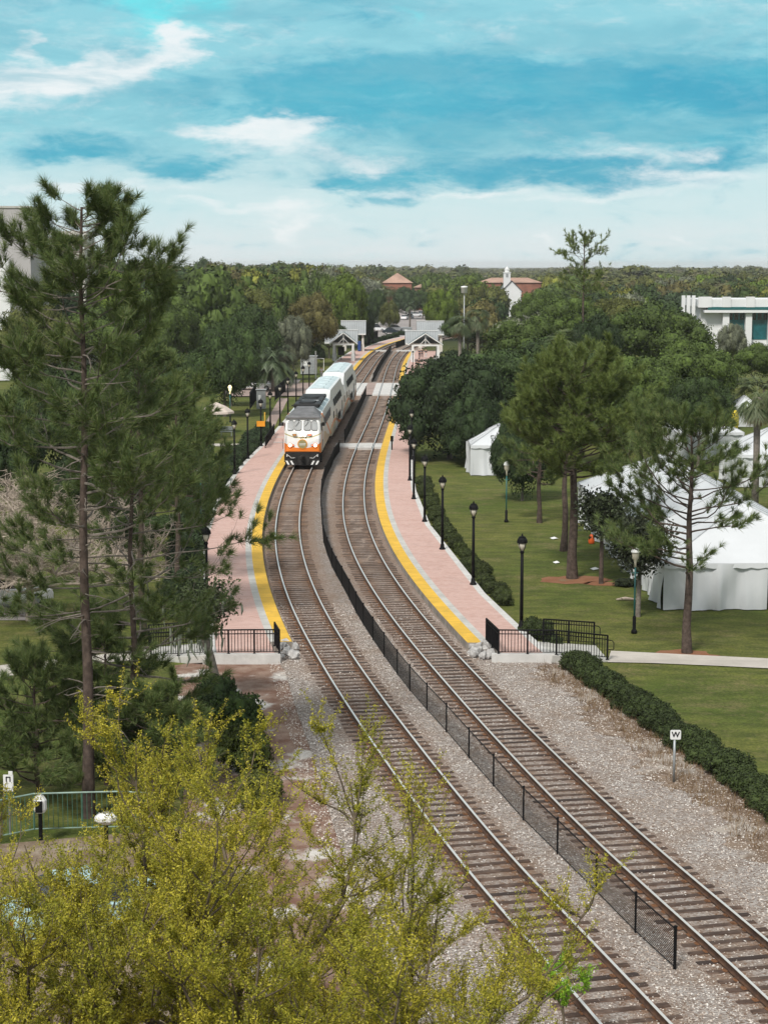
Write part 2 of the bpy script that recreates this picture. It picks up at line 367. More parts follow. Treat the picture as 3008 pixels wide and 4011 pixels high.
for y in ys:
    a, b2 = xat(C1, y), xat(C2, y); l, r = lbound(y), rbound(y)
    row = [(l, 0)]+[(a+c, q) for c, q in zip(cols, rv)]+[((a+b2)/2-.3, 0), ((a+b2)/2+.3, 0)]+[(b2+c, q) for c, q in zip(cols, rv)]
    row += [(b2+2.2+(r-b2-2.2)*k/4, 0) for k in range(5)]
    for j, (x, q) in enumerate(row):
        vv.append((x, y, float(np.interp(y, [70, 120], [-.034, -.012]))+rnd.uniform(-.012, .012)-(.05 if j in (0, len(row)-1) else 0)))
        ru.append(q*(.9 if j < 13 else .75)); od.append(float(np.clip((y-72)/34, 0, 1))*(.2 if j in (13, 14) else (1 if 0 < j < len(row)-4 else .6)))
w = len(vv)//len(ys); mb = MB()
mb.add(vv, [(i*w+j, i*w+j+1, (i+1)*w+j+1, (i+1)*w+j) for i in range(len(ys)-1) for j in range(w-1)])
bo = mb.build('ballast_bed', M['ballast']); tag(bo, kind='structure')
for nm, dat in (('rust', ru), ('old', od)):
    at_ = bo.data.attributes.new(nm, 'FLOAT', 'POINT'); at_.data.foreach_set('value', dat)
# bare earth and sand beside the platform end, leaf litter under the near trees
def earthmat(name, a, b_, c_, thr=.55):
    m = newmat(name); t = NT(m); p = t.pos()
    c = t.mix(t.rng(t.noise(p, 1.1, 6, .7), .35, .65), c4(a), c4(b_)); c = t.mix(t.rng(t.noise(p, .45, 5, .6), thr, thr+.12), c, c4(c_))
    c = t.mix(t.rng(t.noise(p, 17, 4, .7), .5, .7, 0, .5), c, c4(tuple(x*.35 for x in a)))
    t.base(c); t.b.inputs['Roughness'].default_value = .97; t.bump(t.noise(p, 20, 4), .7, .04); return m
M['earth'] = earthmat('bare_earth', (.17, .085, .055), (.30, .21, .16), (.60, .57, .53), .53)
M['litter'] = earthmat('leaf_litter', (.16, .11, .07), (.30, .235, .17), (.40, .34, .28), .6)
M['dryearth'] = earthmat('dry_verge', (.13, .085, .055), (.25, .185, .135), (.38, .335, .29), .50)
M['mulch'] = earthmat('pine_straw', (.22, .085, .035), (.26, .12, .06), (.20, .15, .08), .6)
def sheet(name, pts, z, m, kind='structure'):
    b = MB(); b.quad(*[(p[0], p[1], z) for p in pts]); o = b.build(name, m)
    if kind: tag(o, kind=kind)
    return o
yy = list(np.arange(74.4, 30, -2))
sheet('bare_earth', [P(830, 2575), P(1100, 2565)]+[Vector((lbound(y)+.35, y, 0)) for y in yy]+[Vector((lbound(y)-4.5, y, 0)) for y in yy[::-1]], -.115, M['earth'])
sheet('leaf_litter', [P(-500, 3300), P(0, 3290), P(700, 3230), P(1000, 3200)]+[Vector((lbound(y)-4.4, y, 0)) for y in np.arange(52, 10, -2)]+[Vector((-30, 10, 0))], -.127, M['litter'])
vr = [Vector((float(np.interp(y, rbY, rbX)), y, 0)) for y in np.arange(34, 74.5, 1.5)]
rv_ = random.Random(2); vq = [vr[0]+(vr[-1]-vr[0])*0]; vq = [Vector((float(np.interp(y, rbY, rbX)), y, 0)) for y in np.arange(34, 74.5, .35)]
mb = MB(); strip(mb, [(p.x-.9-.45*sin(p.y*.9)-rv_.uniform(0, .8), p.y) for p in vq], [(p.x+1.3, p.y) for p in vq], -.028)
tag(mb.build('dry_verge', M['dryearth']), kind='structure')
# sidewalks
def quadpath(name, a, b_, z=-.10):
    mb = MB(); n = len(a); strip(mb, [tuple(P(*q))[:2] for q in a], [tuple(P(*q))[:2] for q in b_], z); o = mb.build(name, M['path']); return tag(o, kind='structure')
quadpath('sidewalk', [(2378, 2584), (2560, 2588), (2800, 2598), (3300, 2622)], [(2392, 2540), (2560, 2548), (2800, 2560), (3300, 2584)])
quadpath('sidewalk', [(-400, 2700), (0, 2644), (347, 2593), (600, 2568)], [(-400, 2640), (0, 2597), (347, 2561), (600, 2528)])
quadpath('sidewalk', [(700, 1742), (965, 1744)], [(700, 1732), (965, 1734)])
# brick street across the tracks, car park beyond
M['street'] = simple('brick_street', (.34, .26, .23), .85, 0, .2, .3, .2, .3, .3)
M['asphalt'] = simple('pale_asphalt', (.30, .27, .26), .9, 0, .15, .1)
sheet('street', [P(900, 1552), P(1330, 1549.5), P(1640, 1549.5), P(1760, 1552), P(1760, 1500), P(1640, 1499.5), P(1100, 1499), P(900, 1500)], -.04+.05, M['street'])
sheet('footway', [P(1075, 1668), P(1130, 1556), P(1095, 1556), P(1030, 1668)], -.12, M['street'])
sheet('car_park', [P(1440, 1318), P(1640, 1318), P(1730, 1240), P(1700, 1190), P(1600, 1190), P(1500, 1240)], -.09, M['asphalt'])
sheet('car_park', [P(880, 1540), P(1130, 1540), P(1180, 1484), P(860, 1484)], -.08, M['asphalt'])
sheet('car_park', [P(-700, 2420), P(100, 2420), P(130, 2260), P(-700, 2260)], -.115, M['asphalt'])
for q, r in (((2241, 2262), 1.3), ((2300, 2260), 1.0), ((2353, 2277), .7), ((2689, 2552), 1.0)):
    c = P(*q); rr = random.Random(q[0]); sheet('pine_straw', [(c.x+r*1.3*rr.uniform(.75, 1.2)*cos(k*.4), c.y+r*rr.uniform(.7, 1.2)*sin(k*.4)) for k in range(16)], -.125 if q[0] != 2300 else -.131, M['mulch'])

# ------------------------------------------------------------------ tracks
def railmat():
    m = newmat('rusty_rail'); t = NT(m); v = t.pos()
    t.base(t.mix(t.rng(t.noise(v, 3, 5), .3, .7), (.045, .024, .016, 1), (.11, .056, .030, 1))); t.b.inputs['Roughness'].default_value = .85; return m
M['rail'] = railmat()
m = newmat('worn_rail_top'); t = NT(m); t.base((.80, .79, .76, 1)); t.b.inputs['Metallic'].default_value = .6; t.b.inputs['Roughness'].default_value = .36; M['railtop'] = m
def tiemat():
    m = newmat('weathered_sleeper'); t = NT(m); v = t.coord()
    oi = t.N('ShaderNodeObjectInfo'); r = oi.outputs['Random']; av = t.N('ShaderNodeVectorMath', operation='ADD'); t.l.new(v, av.inputs[0]); t.l.new(t.pos(), av.inputs[1])
    n1 = t.noise(t.vmul(v, (1.5, 26, 8)), 1.4, 5, .7)
    c = t.mix(t.rng(n1, .3, .72), (.022, .013, .010, 1), (.11, .066, .046, 1))
    c = t.mix(t.rng(t.noise(av.outputs[0], .9, 4), .42, .75, 0, .55), c, (.22, .155, .12, 1))
    c = t.mix(t.rng(r, .55, 1., 0, .8), c, (.025, .016, .014, 1))
    t.base(c); t.b.inputs['Roughness'].default_value = .93; t.bump(n1, .6, .015); return m
M['tie'] = tiemat()
M['plate'] = simple('rusty_plate', (.20, .095, .045), .85, .1, .4, 8)
def tie_mb(seed):
    r = random.Random(seed); b = MB(); l = 2.58+r.uniform(-.05, .05)
    b.box((0, 0, -.075), (l, .21, .15), 0, .018)
    b.m = 1
    for s_ in (-1, 1):
        b.box((s_*.7525, 0, .006), (.33, .17, .02)); 
        for q in ((-.12, .05), (.12, -.05), (-.12, -.05), (.12, .05)): b.box((s_*.7525+q[0], q[1], .022), (.03, .03, .03))
    return b
RP = [(-.07, .0), (-.07, .014), (-.014, .032), (-.012, .125), (-.036, .135), (-.038, .166), (-.034, .176), (.034, .176), (.038, .166), (.036, .135), (.012, .125), (.014, .032), (.07, .014), (.07, 0)]
def make_track(Cv, Sv, label):
    root = thing('railway_track', label, 'railway track', (0, 0, 0))
    for s_ in (-1, 1):
        E = offc(Cv, s_*.7525); st = 2; E = E[::st]; T = np.gradient(E, axis=0); T /= np.linalg.norm(T, axis=1)[:, None]
        b = MB(); k = len(RP); vs = []
        for p, t in zip(E, T):
            for (x, z) in RP: vs.append((p[0]+x*t[1], p[1]-x*t[0], z+.012))
        fs = []; 
        for i in range(len(E)-1):
            for j in range(k-1): fs.append((i*k+j, (i+1)*k+j, (i+1)*k+j+1, i*k+j+1))
        b.add(vs, fs); b.mi = [1 if (n % (k-1)) in (5, 6, 7) else 0 for n in range(len(fs))]
        b.build('rail', [M['rail'], M['railtop']], root)
    protos = [tie_mb(k).build('sleeper', [M['tie'], M['plate']], root) for k in range(3)]
    n = 0; s0 = 1.0; rest = MB(); r = random.Random(len(label)); SP = .575
    while s0 < Sv[-1]-2:
        p, t = cpt(Cv, Sv, s0); a = math.atan2(t.y, t.x)-pi/2+r.uniform(-.03, .03); p.z = r.uniform(-.02, .0); p += Vector((t.y, -t.x, 0))*r.uniform(-.05, .05)
        vis = p.y > 38 and not (226 < p.y < 257 or 164.5 < p.y < 166.5)
        if vis and n < 100:
            o = protos[n] if n < 3 else protos[r.randrange(3)].copy()
            if n >= 3: C.objects.link(o); o.parent = root
            o.location = p; o.rotation_euler = (0, 0, a); n += 1
        elif vis or p.y <= 38:
            rest.m = 0; rest.box(p+Vector((0, 0, -.075)), (2.58, .22, .15), a)
        s0 += SP+r.uniform(-.06, .06)
    tag(rest.build('sleeper', [M['tie'], M['plate']], root), kind='stuff')
    return root
make_track(C1, S1, 'left railway track with rusty rails on timber sleepers, under the oncoming train')
make_track(C2, S2, 'right railway track with rusty rails and shiny tops, empty, beside the right platform')
# loose stones over the near ballast
rs = np.random.RandomState(7); n = 72000; yv = 36+rs.rand(n)**1.25*52
la = np.array([lbound(y) for y in np.arange(30, 100, .5)]); rb_ = np.array([rbound(y) for y in np.arange(30, 100, .5)]); gy = np.arange(30, 100, .5)
l_ = np.interp(yv, gy, la)-.6; r_ = np.interp(yv, gy, rb_)+.4; xv = l_+(r_-l_)*rs.rand(n)
x1 = np.interp(yv, C1[:, 1], C1[:, 0]); x2 = np.interp(yv, C2[:, 1], C2[:, 0])
near = np.minimum(np.abs(xv-x1), np.abs(xv-x2)); keep = (near > 1.36) | (rs.rand(n) < .28); keep &= ~((xv > x2+1.5) & (yv > 76.5)) & ~((xv < x1-1.5) & (yv > 76.5))
xv, yv = xv[keep], yv[keep]; n = len(xv); sz = .014+.021*rs.rand(n)**2
zv = np.interp(yv, [70, 120], [-.034, -.012])+sz*.25
off6 = np.array([[1, 0, 0], [0, 1, 0], [-1, 0, 0], [0, -1, 0], [0, 0, 1], [0, 0, -1]], float)
vs = (off6[None]*(.6+.8*rs.rand(n, 6, 1))+.25*rs.randn(n, 6, 3))*sz[:, None, None]*np.array([1.1, 1.1, .8])+np.stack([xv, yv, zv], 1)[:, None]
fc = np.array([[0, 1, 4], [1, 2, 4], [2, 3, 4], [3, 0, 4]])
tri = vs[:, fc].reshape(-1, 3, 3)
def wear(m, jx=0., amt=.5, col=(.2, .17, .14)):
    t = NT(m); src = t.b.inputs['Base Color'].links[0].from_socket; p = t.pos()
    c = t.mix(t.rng(t.noise(t.vmul(p, (1, .5, 1)), .9, 6, .7), .52, .75, 0, amt), src, c4(col))
    c = t.mix(t.rng(t.noise(p, 5, 4, .7), .55, .8, 0, amt*.8), c, c4(col))
    if jx:
        s_ = t.N('ShaderNodeSeparateXYZ'); t.l.new(p, s_.inputs[0]); f = t.math('FRACT', t.math('DIVIDE', s_.outputs[1], jx)); c = t.mix(t.math('MULTIPLY', t.math('LESS_THAN', f, .035/jx), .6), c, c4(tuple(q*.5 for q in col)))
    t.base(c)
wear(M['yellow'], 1.22, .35, (.33, .22, .06)); wear(M['concrete'], 1.5, .3, (.25, .23, .20)); wear(M['kerb'], 3., .3, (.28, .26, .23)); wear(M['path'], 1.6, .35, (.27, .24, .2))
def islandmat(name, cols, rough=.9, tint=None, trans=0., use_obj=False, patch=0., patchcol=(.2, .2, .05), spec=.2, patchscale=.8):
    m = newmat(name); t = NT(m); g = t.N('ShaderNodeNewGeometry'); r = t.N('ShaderNodeValToRGB'); t.l.new(g.outputs['Random Per Island'], r.inputs[0])
    e = r.color_ramp.elements
    for i, c in enumerate(cols):
        el_ = e[i] if i < 2 else e.new(.5)
        el_.position = i/(len(cols)-1) if len(cols) > 1 else 0; el_.color = c4(c)
    for i, c in enumerate(cols): e[i].position = i/(len(cols)-1); e[i].color = c4(c)
    c = r.outputs[0]
    if use_obj:
        oi = t.N('ShaderNodeObjectInfo'); c = t.mix(1., c, oi.outputs['Color'], 'MULTIPLY')
    if patch: c = t.mix(t.rng(t.noise(g.outputs['Position'], patchscale, 3), .42, .62, 0, patch), c, c4(patchcol))
    t.base(c); t.b.inputs['Roughness'].default_value = rough; t.b.inputs['Specular IOR Level'].default_value = spec
    if trans:
        tr = t.N('ShaderNodeBsdfTranslucent'); t.l.new(c if isinstance(c, bpy.types.NodeSocket) else c, tr.inputs[0])
        mx = t.N('ShaderNodeMixShader'); mx.inputs[0].default_value = trans; t.l.new(t.b.outputs[0], mx.inputs[1]); t.l.new(tr.outputs[0], mx.inputs[2])
        t.l.new(mx.outputs[0], t.n['Material Output'].inputs[0])
    return m
M['pebble'] = islandmat('ballast_stones', [(.26, .20, .16), (.48, .42, .37), (.62, .58, .54), (.78, .76, .73)], patch=.35, patchcol=(.33, .24, .18), patchscale=.5)
tag(polys('loose_stones', tri, M['pebble']), kind='stuff')

# ------------------------------------------------------------------ platforms
def interp_curve(pts):
    pts = sorted([(p[1], p[0]) for p in pts]); Y = [p[0] for p in pts]; X = [p[1] for p in pts]
    return lambda y: float(np.interp(y, Y, X))
def brickmat():
    m = newmat('pink_brick_paving'); t = NT(m); p = t.pos()
    b = t.N('ShaderNodeTexBrick'); b.offset = .5
    for k, v in (('Scale', 1.), ('Mortar Size', .008), ('Brick Width', .21), ('Row Height', .105), ('Bias', 0.)): b.inputs[k].default_value = v
    t.l.new(p, b.inputs['Vector']); b.inputs['Color1'].default_value = (.50, .295, .245, 1); b.inputs['Color2'].default_value = (.60, .40, .35, 1); b.inputs['Mortar'].default_value = (.40, .30, .26, 1)
    c = t.mix(t.rng(t.noise(t.vmul(p, (.5, 1.6, 1)), 1.2, 5), .35, .7, 0, .45), b.outputs[0], (.60, .43, .39, 1))
    c = t.mix(t.rng(t.noise(p, .6, 4), .5, .7, 0, .25), c, (.40, .25, .21, 1))
    t.base(c); t.b.inputs['Roughness'].default_value = .85; return m
M['brick'] = brickmat(); wear(M['brick'], 0, .35, (.33, .22, .19))
PH = .30
def platform(name, label, Cv, sgn, y0, y1, outer, brick_end=0.):
    """sgn -1: left of track 1, +1: right of track 2"""
    root = thing(name, label, 'platform', (xat(Cv, y0)+sgn*2, y0, 0)); off = Vector(root.location)
    E = {k: offc(Cv, sgn*v) for k, v in (('e', 1.56), ('y', 2.19), ('g', 2.54))}
    yl = np.unique(np.concatenate([np.arange(y0+brick_end, y1, 1.5), [y1]])); yb = np.unique(np.concatenate([[y0], yl]))
    def line(k, ys): return [(xat(E[k], y)-off.x, y-off.y) for y in ys]
    ow = [(outer(y)-off.x, y-off.y) for y in yb]; oi = [(outer(y)-sgn*.34-off.x, y-off.y) for y in yb]
    def st(nm, A, B, m):
        if sgn < 0: A, B = B, A
        b = MB(); strip(b, A, B, PH); return b.build(nm, m, root)
    st('tactile_strip', line('e', yl), line('y', yl), M['yellow'])
    st('concrete_edging', line('y', yl), line('g', yl), M['concrete'])
    st('brick_paving', line('g', yb), oi, M['brick']); st('kerb', oi, ow, M['kerb'])
    b = MB()
    ring = line('e', yl)+ow[::-1]+([line('g', [yb[0]])[0], line('g', [yl[0]])[0]] if brick_end else [])
    b.v = [(p[0], p[1], -.2) for p in ring]+[(p[0], p[1], PH-.004) for p in ring]; k = len(ring)
    fs = [(i, (i+1) % k, k+(i+1) % k, k+i) for i in range(k)]
    b.f = fs; b.mi = [0]*k
    b.build('side_wall', M['skirt'], root); return root
LO = interp_curve([(-7.45, 74.6), (-8.96, 87.1), (-9.85, 94), (-10.9, 105), (-11.73, 121), (-11.92, 132), (-11.96, 142.4), (-11.79, 150.5), (-11.34, 163), (-10.73, 188), (-10.2, 210), (-9.7, 226)])
RO = interp_curve([(7.20, 74.6), (6.82, 77), (6.26, 80.7), (5.12, 89), (4.28, 98.4), (2.94, 113.4), (2.36, 130.7), (2.35, 140), (2.6, 155), (3.2, 175), (3.95, 198), (4.5, 226)])
platform('station_platform', 'left brick platform with yellow strip, curving away beside the oncoming train', C1, -1, 74.9, 226.3, LO, 2.4)
platform('station_platform', 'right brick platform with yellow strip, its near end by the rubble stones', C2, 1, 74.9, 226.3, RO, 2.2)
platform('station_platform', 'far left brick platform under the two grey roofed shelters', C1, -1, 257, 346, interp_curve([(-9.6, 256), (-8.6, 294), (-8.4, 310), (-7.2, 330), (-6.2, 347)]))
platform('station_platform', 'far right brick platform, starting behind the road crossing, with people waiting', C2, 1, 257, 346, interp_curve([(5.9, 256), (8.2, 300), (9.6, 325), (11.2, 347)]))
platform('station_platform', 'farthest brick platform curving right behind the second crossing', C1, -1, 350.5, 420, interp_curve([(-4.6, 350), (-3.2, 366), (-1.0, 385), (1.9, 402), (5.5, 421)]))
# pale nosings of the two steps in the left platform
for sy in (1713, 1733):
    a, c = P(1052 if sy > 1720 else 1062, sy, PH), P(1200, sy, PH); b = MB(); b.box((a+c)/2+Vector((0, 0, .02)), ((c-a).length*.72, .35, .04)); tag(b.build('step_nosing', M['kerb']), 'pale concrete step across the left platform, '+('nearer' if sy > 1720 else 'farther')+' of two', 'step')
# concrete crossing panels between and beside the rails
def xpanel(Cv, a, c, y0, y1, label, z=.155, m='kerb'):
    b = MB(); ysn = np.linspace(y0, y1, 5); E0, E1 = offc(Cv, a), offc(Cv, c)
    A = [(xat(E0, y), y) for y in ysn]; B = [(xat(E1, y), y) for y in ysn]
    strip(b, A, B, z); k = len(A)
    ring = A+B[::-1]; n = len(ring); b.add([(p[0], p[1], -.03) for p in ring]+[(p[0], p[1], z) for p in ring], [((i+1) % n, i, n+i, n+(i+1) % n) for i in range(n)])
    return tag(b.build('crossing_panel', M[m]), label, 'crossing panel')
for Cv, nm in ((C1, 'left'), (C2, 'right')):
    for (a, c, w_) in ((-1.62, -.83, 'left of its rails'), (-.66, .66, 'between its rails'), (.83, 1.62, 'right of its rails')):
        xpanel(Cv, a, c, 230, 253, 'pale concrete road crossing slab on the %s track, %s' % (nm, w_))
b = MB(); b.quad(*[(xat(offc(C1, 1.62), y), y, .14) for y in (230, 253)], *[(xat(offc(C2, -1.62), y), y, .14) for y in (253, 230)][:]); b.f[0] = b.f[0][::-1]
tag(b.build('street', M['street']), kind='structure')
for (a, c, w_) in ((-1.5, -.83, 'left of the rails'), (-.66, .66, 'between the rails'), (.83, 1.5, 'right of the rails')):
    xpanel(C2, a, c, 163.4 if abs(a) > .7 else 162.4, 167, 'narrow white foot crossing slab of the near crossing, '+w_, .15 if abs(a) > .7 else .19)
for Cv, nm in ((C1, 'left'), (C2, 'right')): xpanel(Cv, -1.5, 1.5, 347.5, 350.3, 'pale foot crossing slab on the %s track at the far station' % nm, .2)
b = MB(); q = P(1358, 1746, 0); b.box((q.x, q.y, .03), (2.0, 3, .12)); tag(b.build('crossing_panel', M['kerb']), 'pale slab between the two tracks at the near foot crossing', 'crossing panel')

# ------------------------------------------------------------------ chain link fences between the tracks
def clfence(label, pts, hgt=1.02, rail=True):
    pts = [Vector((p[0], p[1], -.05)) for p in pts]; root = thing('chain_link_fence', label, 'fence', pts[0]); o = pts[0]
    pm = MB(); pm.tube([(0, 0, 0), (0, 0, hgt+.06)], .028, 6); pm.add([], []); pm.lathe([(.034, 0), (.034, .03), (.004, .05)], 6, (0, 0, hgt+.05))
    post = pm.build('fence_post', M['black'], root); quads = []; tr = MB()
    for i, p in enumerate(pts):
        c = post if i == 0 else post.copy()
        if i: C.objects.link(c); c.parent = root
        c.location = p-o; c.scale = (1.45, 1.45, 1) if i in (0, len(pts)-1) else (1, 1, 1)
    tr.tube([p-o+Vector((0, 0, hgt)) for p in pts], .02, 5); tr.tube([p-o+Vector((0, 0, .07)) for p in pts], .014, 4); tr.build('top_rail', M['black'], root)
    st = .075
    for a, c in zip(pts[:-1], pts[1:]):
        d = (c-a); Ln = d.length; d.normalize(); nn = Vector((d.y, -d.x, 0))*.004
        k = int((Ln+hgt)/st); wv = .013+.065*min(1, max(0, (a.y-62)/50))
        for j in range(k):
            for sg in (1, -1):
                u0 = j*st-hgt; u1 = u0+hgt; z0, z1 = (0.08, hgt) if sg > 0 else (hgt, 0.08)
                hh = hgt-.08
                if u0 < 0: z0 = z0+(z1-z0)*(-u0/hgt); u0 = 0
                if u1 > Ln: z1 = z1-(z1-z0)*((u1-Ln)/max(1e-6, u1-u0)); u1 = Ln
                if u1-u0 < .02: continue
                A = a-o+d*u0+nn*sg; B = a-o+d*u1+nn*sg
                quads.append([(A.x, A.y, z0-wv/2), (A.x+d.x*wv, A.y+d.y*wv, z0+wv/2), (B.x+d.x*wv, B.y+d.y*wv, z1+wv/2), (B.x, B.y, z1-wv/2)])
    polys('wire_mesh', np.array([[list(v) for v in q] for q in quads]), M['black'], root)
    return root
FA = [(2641, 3790), (2487, 3648.5), (2334, 3492), (2182, 3340), (2049, 3209), (1932, 3076), (1836, 2966), (1748, 2864), (1672, 2780), (1604.6, 2703), (1556, 2641), (1505, 2570), (1461, 2505), (1424, 2448),
      (1395.5, 2400), (1369, 2347.5), (1340, 2293), (1318, 2254), (1301, 2221), (1283, 2174), (1267.7, 2124.5), (1261.7, 2052), (1257, 1980), (1260.5, 1931.6), (1273.7, 1877), (1298, 1829), (1309, 1800), (1329.6, 1770)]
clfence('long black chain-link fence between the tracks, running to the bottom right', [P(*q) for q in FA])
clfence('black chain-link fence between the tracks, between the two crossings', [P(*q) for q in ((1350.7, 1734), (1366, 1700), (1384, 1662), (1401, 1625), (1417, 1590), (1433.6, 1552))], 1.25)
clfence('black chain-link fence between the tracks, beyond the road crossing', [P(*q) for q in ((1462, 1496), (1478, 1462), (1496, 1430), (1514, 1400), (1531.5, 1376))], 1.25)
clfence('distant black chain-link fence between the tracks, beyond the far crossing', [P(*q) for q in ((1551, 1364), (1572, 1355), (1590, 1349), (1612, 1343))], 1.25)
b = MB(); q = [P(1453, 1497), P(1470, 1462), P(1490, 1428), P(1508, 1398), P(1524, 1375)]
for i in range(4):
    d = q[i+1]-q[i]; b.box((q[i]+q[i+1])/2+Vector((-.1, 0, .15)), (.35, d.length, .45), math.atan2(d.y, d.x)-pi/2)
tag(b.build('low_wall', M['skirt']), 'low concrete wall beside the chain-link fence beyond the road crossing', 'wall')

# ------------------------------------------------------------------ platform lamps
def lamp_proto():
    r = thing('platform_lamp', '', 'street lamp'); h = 3.55
    b = MB(); b.lathe([(.18, 0), (.18, .06), (.13, .12), (.105, .3), (.075, .36), (.07, .5)], 12); b.build('base', M['black'], r, True)
    b = MB(); b.tube([(0, 0, .4), (0, 0, h)], [.085, .07], 10); b.lathe([(.1, h-.06), (.1, h), (.07, h+.05)], 10); b.build('pole', M['black'], r, True)
    b = MB()
    for k in range(4):
        a = k*pi/2+pi/4; b.tube([(.07*cos(a), .07*sin(a), h+.02), (.17*cos(a), .17*sin(a), h+.2), (.225*cos(a), .225*sin(a), h+.42)], .016, 5)
    b.lathe([(.23, h+.40), (.245, h+.42), (.24, h+.47), (.225, h+.56), (.17, h+.64), (.15, h+.66), (.16, h+.68), (.05, h+.72), (.03, h+.8), (.012, h+.84)], 14); b.build('lamp_cap', M['black'], r)
    b = MB(); b.lathe([(.07, h+.04), (.15, h+.2), (.2, h+.40)], 12); b.build('lantern', M['lantern'], r, True)
    b = MB(); b.lathe([(.03, h+.05), (.03, h+.33)], 6); b.build('lamp_tube', M['grey_metal'], r)
    return r
lp = lamp_proto(); used = [False]
def place_lamp(q, label, grp):
    p = P(q[0], q[1], PH)
    if not used[0]: used[0] = True; lp.location = p; lp['label'] = label; lp['group'] = grp; return
    dup(lp, p, 0, label, None, grp)
G = 'black lamps along the right platform'
for i, q in enumerate(((2041, 2461), (1852.5, 2290), (1732, 2151.6), (1663, 2043), (1620.4, 1954.5), (1605, 1882), (1612, 1800), (1619, 1735))):
    place_lamp(q, '%s black lantern lamp along the right platform, counting from the near end' % ordn(i), G)
G = 'black lamps along the left platform'
for i, q in enumerate(((812, 2416), (818, 2010), (920, 1857), (971.8, 1796.6), (1023.6, 1747), (1059.8, 1707), (1097.6, 1667.6), (1129, 1632), (1161, 1600), (1188, 1572), (1212, 1550))):
    place_lamp(q, '%s black lantern lamp along the left platform, counting from the near end' % ordn(i), G)
q = P(1617, 1452, PH); dup(lp, q, 0, 'black lamp on the far right platform beside the waiting people', .72, 'lamps on the far platforms')
q = P(1305, 1438, PH); dup(lp, q, 0, 'small black lamp at the corner of the far left platform', .36, 'lamps on the far platforms')
def lawn_lamp(q, label, glowing=False, h=3.45, s=1.):
    p = P(q[0], q[1], -.12); r = thing('lawn_lamp', label, 'street lamp', p, 0, 'lamps standing on the grass'); r.scale = (s, s, s)
    b = MB(); b.lathe([(.14, 0), (.14, .12), (.08, .2), (.085, .75), (.05, .82)], 10); b.build('base', M['black'], r, True)
    b = MB(); b.tube([(0, 0, .75), (0, 0, h-.35)], [.045, .035], 8); b.tube([(-.16, 0, h-.62), (.16, 0, h-.62)], .018, 5); b.build('pole', M['teal'], r, True)
    b = MB(); b.lathe([(.05, h-.35), (.06, h-.1), (.1, h), (.155, h+.06), (.17, h+.3), (.17, h+.36)], 12); b.build('lantern', M['lampglow'] if glowing else M['lantern'], r, True)
    b = MB(); b.lathe([(.22, h+.34), (.215, h+.37), (.15, h+.53), (.06, h+.6), (.02, h+.62)], 12); b.build('lamp_cap', M['lampglow'] if glowing else M['white_paint'], r, True)
lawn_lamp((2482, 2480), 'dark green lawn lamp with white cap in front of the white tent')
lawn_lamp((1982, 2045), 'dark green lawn lamp with white cap near the shaded tent')
lawn_lamp((903, 1656), 'lit globe lamp on the grass behind the left platform', True)
lawn_lamp((789, 2075), 'green lawn lamp half hidden by pine branches left of the left platform', False)
p = P(1023.6, 1747, PH); b = MB(); b.box((p.x, p.y-.1, 2.35), (.75, .04, .5)); o = b.build('platform_sign', M['amber']); tag(o, 'small orange sign fixed to a lamp pole on the left platform', 'sign')
